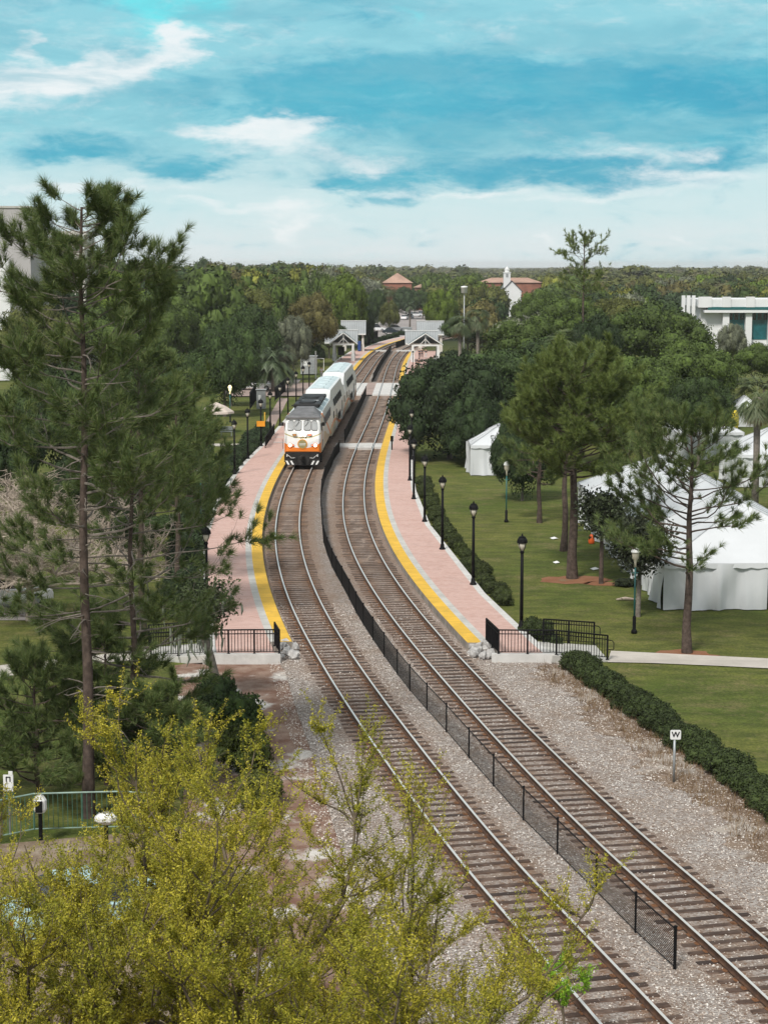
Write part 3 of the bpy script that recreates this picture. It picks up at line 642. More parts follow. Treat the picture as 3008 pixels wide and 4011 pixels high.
# ------------------------------------------------------------------ the train (local +Y is the way it travels)
def paintmat(name, kind):
    m = newmat(name); t = NT(m); v = t.coord(); s = t.N('ShaderNodeSeparateXYZ'); t.l.new(v, s.inputs[0]); x, y, z = s.outputs
    wh = t.mix(t.rng(t.noise(v, .8, 5), .3, .7), (.70, .71, .70, 1), (.80, .81, .80, 1))
    wh = t.mix(t.rng(t.noise(t.vmul(v, (3, 3, .6)), 2, 5, .7), .55, .8, 0, .35), wh, (.42, .39, .35, 1))
    x2 = t.math('MULTIPLY', x, x); OR = (.78, .21, .025, 1); GO = (.45, .38, .17, 1)
    def band(hc, hw, col, c):      # painted stripe round height hc
        f = t.math('LESS_THAN', t.math('ABSOLUTE', t.math('SUBTRACT', z, hc)), hw)
        return t.mix(f, c, col)
    if kind == 'loco':
        back = t.math('MULTIPLY', y, -1.)                           # metres behind the nose
        fr = t.math('LESS_THAN', back, .95)
        c = wh
        # front: olive swoosh, orange skirt
        c1 = band(t.math('ADD', 2.42, t.math('MULTIPLY', x2, .16)), .05, GO, wh)
        c1 = t.mix(t.math('LESS_THAN', z, t.math('ADD', 1.58, t.math('MULTIPLY', x2, .20))), c1, OR)
        # side: gold lower body, orange sweep rising behind the cab door
        lo = t.math('LESS_THAN', z, t.math('ADD', 2.0, t.math('MULTIPLY', t.math('SINE', t.math('MULTIPLY', back, .33)), .5)))
        c2 = t.mix(lo, wh, t.mix(t.rng(t.noise(v, 2, 4), .3, .7), (.50, .38, .22, 1), (.62, .50, .34, 1)))
        rise = t.math('ADD', 1.6, t.math('MULTIPLY', t.math('SUBTRACT', back, .9), 1.1))
        c2 = t.mix(t.math('LESS_THAN', t.math('ABSOLUTE', t.math('SUBTRACT', z, rise)), .34), c2, OR)
        rise2 = t.math('SUBTRACT', 3.9, t.math('MULTIPLY', t.math('SUBTRACT', back, 5.), .22))
        c2 = t.mix(t.math('LESS_THAN', t.math('ABSOLUTE', t.math('SUBTRACT', z, rise2)), .16), c2, OR)
        c = t.mix(fr, c2, c1)
    else:
        back = t.math('MULTIPLY', y, -1.)
        w_ = t.math('ADD', 1.25, t.math('MULTIPLY', t.math('SINE', t.math('ADD', t.math('MULTIPLY', back, .24), .6)), .55))
        c = t.mix(t.math('LESS_THAN', z, w_), wh, (.60, .52, .40, 1))
        c = t.mix(t.math('LESS_THAN', t.math('ABSOLUTE', t.math('SUBTRACT', z, w_)), .13), c, OR)
        c = t.mix(t.math('LESS_THAN', t.math('ABSOLUTE', t.math('SUBTRACT', z, t.math('ADD', w_, .32))), .05), c, GO)
    t.base(c); t.b.inputs['Roughness'].default_value = .32; return m
M['locopaint'] = paintmat('locomotive_livery', 'loco'); M['carpaint'] = paintmat('coach_livery', 'car')
M['locoroof'] = simple('locomotive_roof_grey', (.16, .16, .165), .7, 0, .35, 1.4, .2, .4, .3)
M['carroof'] = simple('coach_roof', (.56, .66, .68), .45, 0, .14, .5)
M['under'] = simple('underframe_black', (.016, .014, .013), .8, 0, .5, 2)
M['pane'] = simple('sky_pale_pane', (.33, .34, .34), .2, 0, .15, 1, 0, .8)  # pale grey base paints in the sky reflected by the glass
M['sooty'] = simple('sooty_black', (.012, .012, .013), .6, 0, .4, 1)
def loft(b, secs, close=True, caps=True):
    k = len(secs[0]); vs = [p for s_ in secs for p in s_]
    b.add(vs, [(i*k+j, i*k+(j+1) % k, (i+1)*k+(j+1) % k, (i+1)*k+j) for i in range(len(secs)-1) for j in range(k if close else k-1)]
          + ([tuple(range(k-1, -1, -1)), tuple(range((len(secs)-1)*k, len(secs)*k))] if caps else []))
def bogie(parent, yc, axles=2, wb=2.7):
    b = MB(); L_ = wb*(axles-1)+1.3
    for s_ in (-1, 1):
        b.box((s_*1.08, 0, .72), (.16, L_, .26), 0, .04)
        for k in range(axles):
            y = -wb*(axles-1)/2+k*wb; b.box((s_*1.14, y, .5), (.22, .36, .36), 0, .05); b.tube([(s_*1.12, y-.45, .5), (s_*1.12, y-.45, .95)], .08, 6); b.tube([(s_*1.12, y+.45, .5), (s_*1.12, y+.45, .95)], .08, 6)
    b.box((0, 0, .75), (2.1, .7, .3)); o = b.build('bogie', M['under'], parent, False, (0, yc, 0))
    for k in range(axles):
        y = -wb*(axles-1)/2+k*wb
        w = MB()
        for s_ in (-1, 1): w.tube([(s_*.70, y, .51), (s_*.82, y, .51)], .5, 18); w.tube([(s_*.66, y, .51), (s_*.70, y, .51)], .53, 18)
        w.tube([(-.7, y, .51), (.7, y, .51)], .09, 8); w.build('wheelset', M['under'], o)
    return o
LB = 19.6
def locomotive():
    r = thing('locomotive', 'white and orange diesel locomotive with lit headlights leading the train', 'locomotive')
    # body: sections from the nose backwards; each ring runs round the cross-section
    def ring(y, w, zb, z1, z2, z3, w3, yt=0.):
        # yt: how far the upper points lean back
        return [(-w, y, zb), (w, y, zb), (w, y, z1), (w*.985, y-yt*.45, z2), (w3, y-yt, z3), (-w3, y-yt, z3), (-w*.985, y-yt*.45, z2), (-w, y, z1)]
    b = MB()
    secs = [ring(0, 1.36, 1.32, 2.35, 3.15, 4.02, 1.30, .62), ring(-.22, 1.49, 1.18, 2.35, 3.15, 4.05, 1.40, .55), ring(-1.6, 1.53, 1.15, 2.6, 3.4, 4.08, 1.44, 0),
            ring(-5.2, 1.53, 1.15, 2.6, 3.4, 4.10, 1.42), ring(-5.3, 1.53, 1.15, 2.6, 3.4, 4.14, 1.36), ring(-LB, 1.53, 1.15, 2.6, 3.4, 4.14, 1.36)]
    loft(b, [s_[::-1] for s_ in secs]); b.build('body', M['locopaint'], r)
    b = MB()   # grey brow over the windscreen, rising to the machine-room roof
    def rr(y, w, z0, z1): return [(-w, y, z0), (-w*.93, y, z0+.10), (-w*.55, y, z1), (w*.55, y, z1), (w*.93, y, z0+.10), (w, y, z0)]
    loft(b, [s_ for s_ in (rr(-.42, 1.46, 4.0, 4.12), rr(-1.1, 1.49, 4.03, 4.34), rr(-3.4, 1.40, 4.08, 4.62), rr(-5.0, 1.30, 4.1, 4.66), rr(-5.25, 1.30, 4.1, 4.5))]); b.build('roof', M['locoroof'], r)
    b = MB(); loft(b, [rr(-5.25, 1.34, 4.1, 4.52), rr(-LB+.1, 1.34, 4.1, 4.52)]); b.build('roof', M['carroof'], r)
    b = MB(); b.box((0, -7.6, 4.62), (2.25, 3.4, .34), 0, .08); b.box((0, -12.4, 4.62), (2.2, 4.6, .36), 0, .08); b.box((0, -17.2, 4.6), (2.2, 2.6, .3), 0, .08)
    for y in (-6.9, -8.3, -11.2, -13.4): b.lathe([(.72, 0), (.72, .1), (.3, .12)], 16, (0, y, 4.78))
    b.build('roof_vents', M['sooty'], r)
    b = MB(); b.box((-.1, -9.9, 4.72), (1.5, .5, .2), 0, .04); b.build('exhaust', M['grey_metal'], r)
    b = MB(); b.tube([(.85, -3.7, 4.55), (.85, -3.7, 4.85)], .05, 6); 
    for k in (-.16, 0, .16): b.tube([(.85+k, -3.5, 4.85), (.85+k, -3.1, 4.85)], [.03, .07], 8)
    b.build('horn', M['under'], r)
    # windscreen: four panes lying on the leaning front
    def fp(x, z, d=.02):           # point on the front face
        y = 0 if z < 2.35 else (-(z-2.35)/.8*.28 if z < 3.15 else -.28-(z-3.15)/.87*.34)
        return (x, y+d-max(0, abs(x)-1.18)*.6, z)
    for (x0, x1, cut) in ((-1.28, -.76, -1), (-.66, -.12, 0), (.10, .64, 0), (.74, 1.26, 1)):
        c = .1; P_ = [(x0+c, 3.06), (x1-c, 3.06), (x1, 3.14), (x1, 3.72 if cut != 1 else 3.62), (x1-c*(2 if cut == 1 else 1), 3.80), (x0+c*(2 if cut == -1 else 1), 3.80), (x0, 3.72 if cut != -1 else 3.62), (x0, 3.14)]
        cx = (x0+x1)/2; fr = MB(); fr.slab([fp(cx+(a-cx)*1.10, 3.43+(z-3.43)*1.10, .03) for a, z in P_[::-1]], .05); f_ = fr.build('windscreen', M['under'], r)
        g = MB(); g.slab([fp(a, z, .045) for a, z in P_[::-1]], .01); g.build('pane', M['pane'], f_)
    b = MB()
    for s_ in (-.42, .35): b.tube([fp(s_, 3.92, .06), fp(s_-.05, 3.7, .09), fp(s_+.22, 3.35, .08)], .016, 4)
    b.build('wipers', M['under'], r)
    # headlight cluster
    b = MB(); b.box((-.05, -.02, 2.66), (.62, .16, .26), 0, .06); hl = b.build('headlight_housing', M['white_paint'], r)
    for x in (-.2, .1): b = MB(); b.tube([(x, .055, 2.66), (x, .085, 2.66)], .115, 14); b.build('headlight', M['headlamp'], hl)
    for x in (-.60, .64):
        b = MB(); b.box((x, .0, 2.68), (.36, .08, .15), 0, .05); o = b.build('marker_lamp', M['under'], r)
        b = MB(); b.box((x, .045, 2.68), (.26, .02, .09), 0, .0); b.build('lens', M['redlamp'] if x < 0 else M['amber'], o)
    for x in (-1.06, 1.02):
        b = MB(); b.tube([(x, .0, 1.83), (x, .07, 1.83)], .19, 18); o = b.build('ditch_light', M['orange'], r)
        b = MB(); b.tube([(x, .07, 1.83), (x, .095, 1.83)], .135, 16); b.build('lens', M['ditchlamp'], o)
        b = MB(); b.tube([(x*.74, .0, 1.83), (x*.74, .05, 1.83)], .09, 12); o = b.build('marker_lamp', M['under'], r); b = MB(); b.tube([(x*.74, .05, 1.83), (x*.74, .065, 1.83)], .06, 10); b.build('lens', M['redlamp'], o)
    # round emblem
    b = MB(); b.tube([(0, .0, 1.93), (0, .05, 1.93)], .40, 28); em = b.build('emblem', M['amber'], r)
    b = MB(); b.tube([(0, .05, 1.93), (0, .062, 1.93)], .34, 28); o = b.build('emblem_face', simple('emblem_olive', (.30, .27, .13), .5, 0, .1), em)
    b = MB()
    for z, w_ in ((1.86, .50), (1.96, .56)): b.box((0, .068, z), (w_, .01, .045))
    b.build('emblem_stripes', M['white_paint'], em)
    # underside
    b = MB(); b.box((0, -.28, 1.05), (2.86, .5, .42), 0, .05); b.box((0, -9.8, 1.0), (2.7, LB-1.2, .32)); b.build('frame', M['under'], r)
    b = MB(); b.slab([(-1.42, -.02, .95), (-1.42, .12, .18), (1.42, .12, .18), (1.42, -.02, .95)], .05)
    for s_ in (-1, 1): b.box((s_*1.28, -.35, .55), (.3, .7, .6), 0, .03)
    pl = b.build('pilot', M['under'], r)
    for s_ in (-1, 1):
        for x in (.78, 1.14):
            b = MB(); b.slab([(s_*(x+.07), .118, .24), (s_*(x-.09), .118, .24), (s_*(x+.09), .07, .56), (s_*(x+.25), .07, .56)][::s_], .014)
            o = b.build('white_stripe', M['white_paint'], pl); o.location = (0, .07, 0)
    b = MB(); b.box((0, .25, .86), (.34, .7, .3), 0, .06); b.box((.08, .6, .86), (.3, .22, .34), 0, .06); b.tube([(-.5, .12, .9), (-.55, .3, .5), (-.4, .3, .3)], .03, 6); b.tube([(.5, .12, .9), (.55, .3, .5), (.4, .3, .3)], .03, 6); b.build('coupler', M['under'], r)
    b = MB()
    for s_ in (-1, 1):
        b.tube([(s_*.62, .16, .8), (s_*.9, .2, .78), (s_*1.12, .2, .98), (s_*1.2, .14, 1.0)], .022, 6)
        b.tube([(s_*1.25, .2, .9), (s_*1.25, .2, 1.1)], .05, 8)
    b.build('grab_irons', M['white_paint'], r)
    for s_ in (-1, 1):
        b = MB(); b.tube([(s_*1.58, -1.9, 1.3), (s_*1.62, -1.9, 3.0)], .02, 5); b.tube([(s_*1.58, -2.7, 1.3), (s_*1.62, -2.7, 3.0)], .02, 5); b.build('handrail', M['white_paint'], r)
        b = MB(); b.box((s_*1.535, -2.3, 2.3), (.02, .66, 1.9), 0, .0); d = b.build('cab_door', M['white_paint'], r); b = MB(); b.box((s_*1.548, -2.3, 2.95), (.012, .4, .42)); b.build('pane', M['pane'], d)
        b = MB(); b.box((s_*1.535, -1.3, 3.25), (.02, .62, .6)); d = b.build('cab_window', M['under'], r)
        b = MB()
        for k in range(5): b.box((s_*1.537, -6.2-k*2.5, 3.3), (.03, 1.7, .75), 0, .0)
        b.build('side_grille', M['locoroof'], r)
        b = MB(); b.tube([(s_*1.62, -.25, 1.5), (s_*1.66, -.25, 2.3)], .018, 4); b.box((s_*1.68, -.9, 3.5), (.22, .05, .3)); b.build('mirror', M['under'], r)
        b = MB(); b.box((s_*1.42, -.9, .75), (.26, .5, .5)); b.box((s_*1.42, -.9, .4), (.3, .5, .06)); b.build('steps', M['under'], r)
    b = MB(); b.box((0, -9.8, .62), (2.5, 4.2, .75), 0, .12); b.build('fuel_tank', M['under'], r)
    bogie(r, -3.6); bogie(r, -LB+3.4)
    return r
M['coachglass'] = simple('coach_window', (.018, .019, .022), .6, 0, .3, 1, 0, .1)
def coach():
    r = thing('bilevel_coach', '', 'railway coach'); LC = 25.9
    def ring(y, zt, w=1.50, wt=1.12, k=1.):
        # low skirt, straight side, leaning upper side, curved roof
        return [(-w*.97, y, .62), (-w, y, .9), (-w, y, 2.95), (-(w*.45+wt*.55), y, min(zt-.35, 3.95)), (-wt, y, zt-.16), (-wt*.6, y, zt-.03), (0, y, zt), (wt*.6, y, zt-.03), (wt, y, zt-.16), ((w*.45+wt*.55), y, min(zt-.35, 3.95)), (w, y, 2.95), (w, y, .9), (w*.97, y, .62)]
    st = [(0, 3.98, 1.46, 1.05), (-.25, 4.05, 1.5, 1.1), (-3.4, 4.86, 1.5, 1.16), (-LC+3.4, 4.86, 1.5, 1.16), (-LC+.25, 4.05, 1.5, 1.1), (-LC, 3.98, 1.46, 1.05)]
    b = MB(); loft(b, [ring(y, z, w, wt) for y, z, w, wt in st]); b.build('body', M['carpaint'], r)
    b = MB()
    def rt(y, z, wt): return [(-wt, y, z-.16), (-wt*.6, y, z-.025), (0, y, z+.012), (wt*.6, y, z-.025), (wt, y, z-.16)]
    secs = [rt(-3.55, 4.872, 1.1), rt(-LC+3.55, 4.872, 1.1)]; loft(b, secs, False, False); b.build('roof', M['carroof'], r)
    b = MB()
    for k in range(5): b.box((0, -5-k*4, 4.885), (.9, 1.6, .08), 0, .03)
    b.build('roof_vents', M['carroof'], r)
    b = MB(); b.box((-.2, -1.3, 4.38), (.75, .32, .08), 0, 0, .25); b.build('end_vent', M['grey_metal'], r)
    for s_ in (-1, 1):
        xs = lambda z: s_*(1.515-(max(0, z-2.95))*.185)
        def win(y0, y1, z0, z1, nm='window'):
            b = MB(); d = .016*s_; q = [(xs(z0)+d, y0, z0), (xs(z0)+d, y1, z0), (xs(z1)+d, y1, z1), (xs(z1)+d, y0, z1)]
            b.slab(q if s_ < 0 else q[::-1], .01); return b.build(nm, M['coachglass'], r)
        for k in range(5): win(-6.2-k*2.9, -4.0-k*2.9, 3.12, 3.78)
        for k in range(3): win(-11.4-k*1.9, -10.0-k*1.9, 1.25, 1.95)
        win(-3.2, -2.2, 2.1, 2.75); win(-LC+2.2, -LC+3.2, 2.1, 2.75)
        for y in (-7.4, -LC+7.4):
            b = MB(); b.box((s_*1.512, y, 1.75), (.02, 1.5, 2.1)); d = b.build('door', M['white_paint'], r)
            b = MB()
            for q in (-.37, .37): b.box((s_*1.527, y+q, 2.05), (.012, .42, 1.1), 0)
            b.build('pane', M['coachglass'], d)
    b = MB(); b.box((0, .2, 2.2), (1.1, .5, 2.0), 0, .06); b.box((0, -LC-.2, 2.2), (1.1, .5, 2.0), 0, .06); b.build('gangway', M['under'], r)
    b = MB(); b.box((0, -LC/2, .62), (2.3, 12.6, .45), 0, .08); b.build('underframe', M['under'], r)
    bogie(r, -2.9, 2, 2.5); bogie(r, -LC+2.9, 2, 2.5)
    return r
def s_of_y(Cv, Sv, y): return float(np.interp(y, Cv[:, 1], Sv))
def put_vehicle(r, s0, b1_, b2_):
    A, _ = cpt(C1, S1, s0+b1_); B, _ = cpt(C1, S1, s0+b2_); d = (A-B).normalized()
    r.location = A+d*b1_+Vector((0, 0, .19)); r.rotation_euler = (0, 0, math.atan2(d.y, d.x)-pi/2)
s0 = s_of_y(C1, S1, 146.6)
put_vehicle(locomotive(), s0, 3.6, 16.2)
c1 = coach(); c1['label'] = 'white double-deck coach right behind the locomotive'; c1['group'] = 'double-deck coaches of the train'
c2 = dup(c1, (0, 0, 0), 0, 'white double-deck coach at the rear, farthest from the camera')
put_vehicle(c1, s0+20.5, 2.9, 23); put_vehicle(c2, s0+47.1, 2.9, 23)

# ------------------------------------------------------------------ platform-end railings and ramps
def railing(label, pts, hgt=1.05, loop=False, post=True, name='railing'):
    """pts: list of ground points (Vector); balusters between"""
    r = thing(name, label, 'railing', pts[0]); o = Vector(pts[0]); up = Vector((0, 0, 1))
    b = MB(); b.tube([p-o+up*hgt for p in pts], .034, 6); b.tube([p-o+up*(hgt-.17) for p in pts], .024, 5); b.tube([p-o+up*.1 for p in pts], .018, 5); b.build('rails', M['black'], r)
    bl = MB(); first = None
    for i, p in enumerate(pts):
        if first is None:
            pm = MB(); pm.box((0, 0, hgt/2), (.075, .075, hgt+.02)); pm.box((0, 0, .01), (.13, .13, .02)); first = pm.build('post', M['black'], r); c = first
        else: c = first.copy(); C.objects.link(c); c.parent = r
        c.location = p-o
        if i < len(pts)-1:
            q = pts[i+1]; d = q-p; n_ = max(2, int(d.length/.125))
            for k in range(1, n_): a = p-o+d*(k/n_); bl.tube([a+up*.1, a+up*(hgt-.02)], .015, 4, False)
    bl.build('balusters', M['black'], r)
    if loop:
        e = pts[-1]-o; d = (pts[-1]-pts[-2]).normalized(); l = MB()
        l.tube([e+up*.86, e+d*.22+up*.84, e+d*.3+up*.76, e+d*.3+up*.5, e+d*.25+up*.44, e+up*.44], .02, 6); l.build('handrail_loop', M['black'], r)
    return r
def sub(a, b_, n): return [a+(b_-a)*k/n for k in range(n+1)]
A, B, D, E_, F_ = P(1904, 2514, PH), P(1952, 2562, PH), P(2065, 2563, PH), P(2178, 2564, PH), P(2377, 2583, -.06)
railing('black metal railing round the near end of the right platform and its ramp', [A, P(1927, 2537, PH), B, D, E_, F_], 1.05, True)
G1, G2, G3 = P(2127, 2512, .30), P(2226, 2518, .12), P(2325, 2524, -.05)
railing('black railing along the far side of the right ramp', [G1, G2, G3], 1.0, True)
b = MB(); q = [P(2165, 2568, .295), P(2100, 2512, .295), P(2332, 2528, -.095), P(2385, 2588, -.095)]; b.slab([q[0], q[3], q[2], q[1]], .3); tag(b.build('ramp', M['concrete']), 'concrete ramp down from the right platform to the sidewalk', 'ramp')
b = MB(); a, c = P(1925, 2572, .2), P(2180, 2572, .2); b.box(((a.x+c.x)/2, 74.75, .06), (c.x-a.x, .3, .52)); tag(b.build('platform_kerb', M['kerb']), 'pale concrete edge across the near end of the right platform', 'kerb')
a, c = P(800, 2562, .2), P(1102, 2562, .2); b = MB(); b.box(((a.x+c.x)/2, 74.75, .06), (c.x-a.x, .3, .52)); tag(b.build('platform_kerb', M['kerb']), 'pale concrete edge across the near end of the left platform', 'kerb')
railing('black metal railing across the near end of the left platform and down its ramp', [P(1077, 2530, PH), P(1095, 2561, PH), P(997, 2561, PH), P(896, 2562, PH), P(806, 2563, PH), P(700, 2568, .12), P(593, 2573, -.06)], 1.05, True)
railing('black railing along the far side of the left ramp', [P(781, 2522, .3), P(684, 2529, .12), P(586, 2535, -.05)], 1.0, True)
b = MB(); q = [P(808, 2568, .295), P(808, 2518, .295), P(586, 2536, -.095), P(586, 2580, -.095)]; b.slab([q[1], q[2], q[3], q[0]], .3); tag(b.build('ramp', M['concrete']), 'concrete ramp down from the left platform to the sidewalk', 'ramp')
railing('short black railing at the far steps on the left platform', [P(1040, 1755, PH), P(1062, 1722, PH), P(1075, 1700, PH)], 1.0)
def rocks(label, cx, cy, n, sx_, sy_, seed):
    r = random.Random(seed); st_ = []
    for k in range(n):
        p = P(cx+r.uniform(-1, 1)*sx_, cy+r.uniform(-1, 1)*sy_); s_ = r.uniform(.12, .27)
        import bmesh
        bm = bmesh.new(); bmesh.ops.create_icosphere(bm, subdivisions=1, radius=s_)
        for v in bm.verts: v.co *= r.uniform(.72, 1.15); v.co.z *= .75
        me = bpy.data.meshes.new('rubble_stone'); bm.to_mesh(me); bm.free(); me.materials.append(M['stone'])
        o = bpy.data.objects.new('rubble_stone', me); C.objects.link(o); o.location = (p.x, p.y, s_*r.uniform(.0, .9)); o.rotation_euler = (r.random(), r.random(), r.random()*6)
        tag(o, '', 'stone', 'rubble stones '+('right' if cx > 1500 else 'left')); st_.append((o.location.x, o))
    for k, (_, o) in enumerate(sorted(st_, key=lambda q: q[0])): o['label'] = '%s stone from the left in the %s' % (ordn(k), label)
rocks('rubble heap at the right platform', 1888, 2556, 34, 46, 26, 1)
rocks('rubble heap at the left platform', 1128, 2556, 20, 34, 24, 2)
# painted marks on the street and a short post on the platform edge
for k in range(4):
    a = P(1572, 1508+13*k, .02); b = MB(); b.quad((a.x, a.y-1.6, .016), (a.x+1.9, a.y-1.6, .016), (a.x+1.9, a.y+1.6, .016), (a.x, a.y+1.6, .016)); tag(b.build('road_marking', M['white_paint']), kind='structure')
p = P(1535, 1762, PH); b = MB(); b.tube([p, p+Vector((0, 0, 1.25))], .06, 8); b.box(p+Vector((0, 0, 1.0)), (.26, .06, .5)); tag(b.build('platform_post', M['black']), 'short black post on the edge of the right platform beside the near foot crossing', 'post')
# whistle post
p = P(2637, 3066, -.05); r = thing('whistle_post', 'white square sign reading W on a grey pole beside the hedge', 'sign', p)
b = MB(); b.tube([(0, 0, 0), (0, 0, 1.55)], .042, 8); b.build('pole', M['grey_metal'], r, True)
b = MB(); b.box((.02, -.05, 1.63), (.345, .02, .32), 0, .0); 
b = MB(); x0, x1, z0, z1, k = -.155, .195, 1.47, 1.79, .03
pl = [(x0+k, z0), (x1-k, z0), (x1, z0+k), (x1, z1-k), (x1-k, z1), (x0+k, z1), (x0, z1-k), (x0, z0+k)]
b.slab([(a, -.055, z) for a, z in pl], .012); bd = b.build('sign_board', M['white_paint'], r)
cu = bpy.data.curves.new('letter', 'FONT'); cu.body = 'W'; cu.size = .25; cu.align_x = 'CENTER'; cu.align_y = 'CENTER'; cu.offset = .006; cu.extrude = .003
to = bpy.data.objects.new('letter', cu); C.objects.link(to); dg = bpy.context.evaluated_depsgraph_get(); me = bpy.data.meshes.new_from_object(to.evaluated_get(dg)); bpy.data.objects.remove(to)
me.materials.clear(); me.materials.append(M['black']); o = bpy.data.objects.new('letter', me); C.objects.link(o); o.parent = bd; o.location = (.02, -.062, 1.63); o.rotation_euler = (pi/2, 0, 0)
# ------------------------------------------------------------------ vegetation
def leafcloud(rs, pts, nrm, size, jit=.7, aspect=.6):
    """quads at pts, facing roughly along nrm"""
    n = len(pts); nn = nrm+jit*rs.randn(n, 3); nn /= np.linalg.norm(nn, axis=1)[:, None]+1e-9
    a = np.cross(nn, rs.randn(n, 3)); a /= np.linalg.norm(a, axis=1)[:, None]+1e-9; b_ = np.cross(nn, a)
    s_ = size*(.6+.8*rs.rand(n))[:, None]; a = a*s_; b_ = b_*s_*aspect
    return np.stack([pts-a, pts-b_*.9+a*.1, pts+a, pts+b_*.9-a*.1], 1)
def sphere_core(n=8, m=5):
    v = [(0, 0, 1)]; 
    for i in range(1, m):
        for j in range(n): v.append((sin(pi*i/m)*cos(2*pi*j/n), sin(pi*i/m)*sin(2*pi*j/n), cos(pi*i/m)))
    v.append((0, 0, -1)); f = []
    for j in range(n): f.append((0, 1+j, 1+(j+1) % n)); f.append((len(v)-1, 1+(m-2)*n+(j+1) % n, 1+(m-2)*n+j))
    for i in range(m-2):
        for j in range(n):
            a, b_, c, d = 1+i*n+j, 1+i*n+(j+1) % n, 1+(i+1)*n+(j+1) % n, 1+(i+1)*n+j; f += [(a, d, c), (a, c, b_)]
    return np.array(v), np.array(f)
SCV, SCF = sphere_core()
def crown_arrays(seed, nl=30, leaves=7000, lsz=.035, flat=.62, lobe=(.20, .36), under=-.25, core=.80, jit=.7, nfrac=1.):
    """broadleaf crown of unit radius centred on the origin: lobes carrying leaf clumps"""
    rs = np.random.RandomState(seed); cs = []; rr = []
    i = 0
    while len(cs) < nl and i < 4000:
        i += 1; d = rs.randn(3); d /= np.linalg.norm(d)
        if d[2] < under: continue
        q = rs.uniform(*lobe); c = d*(1-q)*rs.uniform(.72, 1.06)*np.array([1, 1, flat])
        if cs and min(np.linalg.norm((c-np.array(cs))/np.array([1, 1, flat]), axis=1)) < q*.52: continue
        cs.append(c); rr.append(q)
    cs.append(np.array([0, 0, 0.])); rr.append(.55); cs = np.array(cs); rr = np.array(rr)
    k = rs.choice(len(rr), leaves*2, p=rr**2/np.sum(rr**2)); d = rs.randn(len(k), 3); d /= np.linalg.norm(d, axis=1)[:, None]
    ph = rs.rand(3)*9; bump_ = 1+.13*np.sin(d[:, 0]*7+k*1.7+ph[0])*np.sin(d[:, 1]*8+k*2.3+ph[1])+.10*np.sin(d[:, 2]*11+k*.9)
    rad = rr[k]*bump_*rs.uniform(.80, 1.10, len(k))
    p = cs[k]+d*rad[:, None]*np.array([1, 1, .86])
    inside = np.zeros(len(k), bool)
    for j in range(len(rr)):
        q = (p-cs[j])/np.array([1, 1, .86]); inside |= (np.linalg.norm(q, axis=1) < rr[j]*.74) & (k != j)
    p, d = p[~inside][:leaves], d[~inside][:leaves]
    q = leafcloud(rs, p, d, lsz, jit)
    cv = []; cf = []; o = 0
    for c, r_ in zip(cs, rr):
        cv.append(c+SCV*r_*core*np.array([1, 1, .86])*(1+.12*rs.randn(len(SCV), 1))); cf.append(SCF+o); o += len(SCV)
    return q, (np.concatenate(cv), np.concatenate(cf))
M['leaf'] = islandmat('broadleaf_foliage', [(.45, .45, .45), (.85, .85, .85), (1.35, 1.35, 1.2)], .75, use_obj=True, patch=.0, spec=.25)
M['coreleaf'] = M['leaf']
def oak_trunk(seed, limbs=6):
    r = random.Random(seed); b = MB(); b.tube([(0, 0, -.02), (0, 0, .12), (r.uniform(-.02, .02), 0, .42)], [.055, .036, .030], 8)
    for k in range(limbs):
        a = 2*pi*k/limbs+r.uniform(-.4, .4); e = r.uniform(.45, .75)
        b.tube([(0, 0, .36+.03*r.random()), (.22*cos(a), .22*sin(a), .5), (e*cos(a), e*sin(a), .66+r.uniform(-.08, .14))], [.024, .017, .006], 5)
    return b
PR = bpy.data.collections.new('prototypes')       # never linked to the scene: only a place to keep mesh data
EXT = {}
def proto_crown(name, *a, **k):
    q, core = crown_arrays(*a, **k); o = polys(name, q, M['leaf'], None, core); me = o.data; bpy.data.objects.remove(o)
    p = q.mean(axis=1); EXT[me.name] = (np.percentile(p[:, 2], 1), np.percentile(p[:, 2], 99.5), np.percentile(np.linalg.norm(p[:, :2], axis=1), 96)); return me
OAK = [proto_crown('crown', s_, 46, 14000, .023, lobe=(.16, .30), under=-.45, core=.74, jit=.5) for s_ in (1, 2, 3, 4)]
FAR = [proto_crown('crown', s_, 26, 2600, .048, .66, (.18, .34), under=-.4, core=.8, jit=.5) for s_ in (11, 12, 13, 14)]
o = oak_trunk(5).build('trunk', M['greybark']); TRK = o.data; bpy.data.objects.remove(o)
def inst(name, me, parent, loc, sc, rz=0., color=None):
    o = bpy.data.objects.new(name, me); C.objects.link(o); o.parent = parent; o.location = loc; o.scale = sc; o.rotation_euler = (0, 0, rz)
    if color: o.color = tuple(color)+(1,)
    return o
def tree_at(label, x, y, h, R, tint, rnd, pool=OAK, group=None, name='oak_tree', lo=None, cat='tree', ry=None):
    r = thing(name, label, cat, (x, y, -.14), 0, group); me = pool[rnd.randrange(len(pool))]
    if lo is None: lo = h*.2
    z0, z1, rm = EXT[me.name]; Rz = (h-lo)/(z1-z0); R = R/rm
    inst('crown', me, r, (0, 0, h-Rz*z1), (R, ry or R*rnd.uniform(.9, 1.1), Rz), rnd.uniform(0, 6.28), tint)
    inst('trunk', TRK, r, (0, 0, 0), (R*.9, R*.9, h*.82), rnd.uniform(0, 6))
    return r
GRN = {'dark': (.042, .070, .020), 'mid': (.070, .106, .023), 'olive': (.100, .112, .030), 'bright': (.105, .155, .022), 'grey': (.15, .165, .115), 'yellow': (.165, .175, .032), 'brown': (.120, .108, .040), 'deep': (.027, .047, .016), 'blue': (.050, .080, .036)}
rt = random.Random(21)
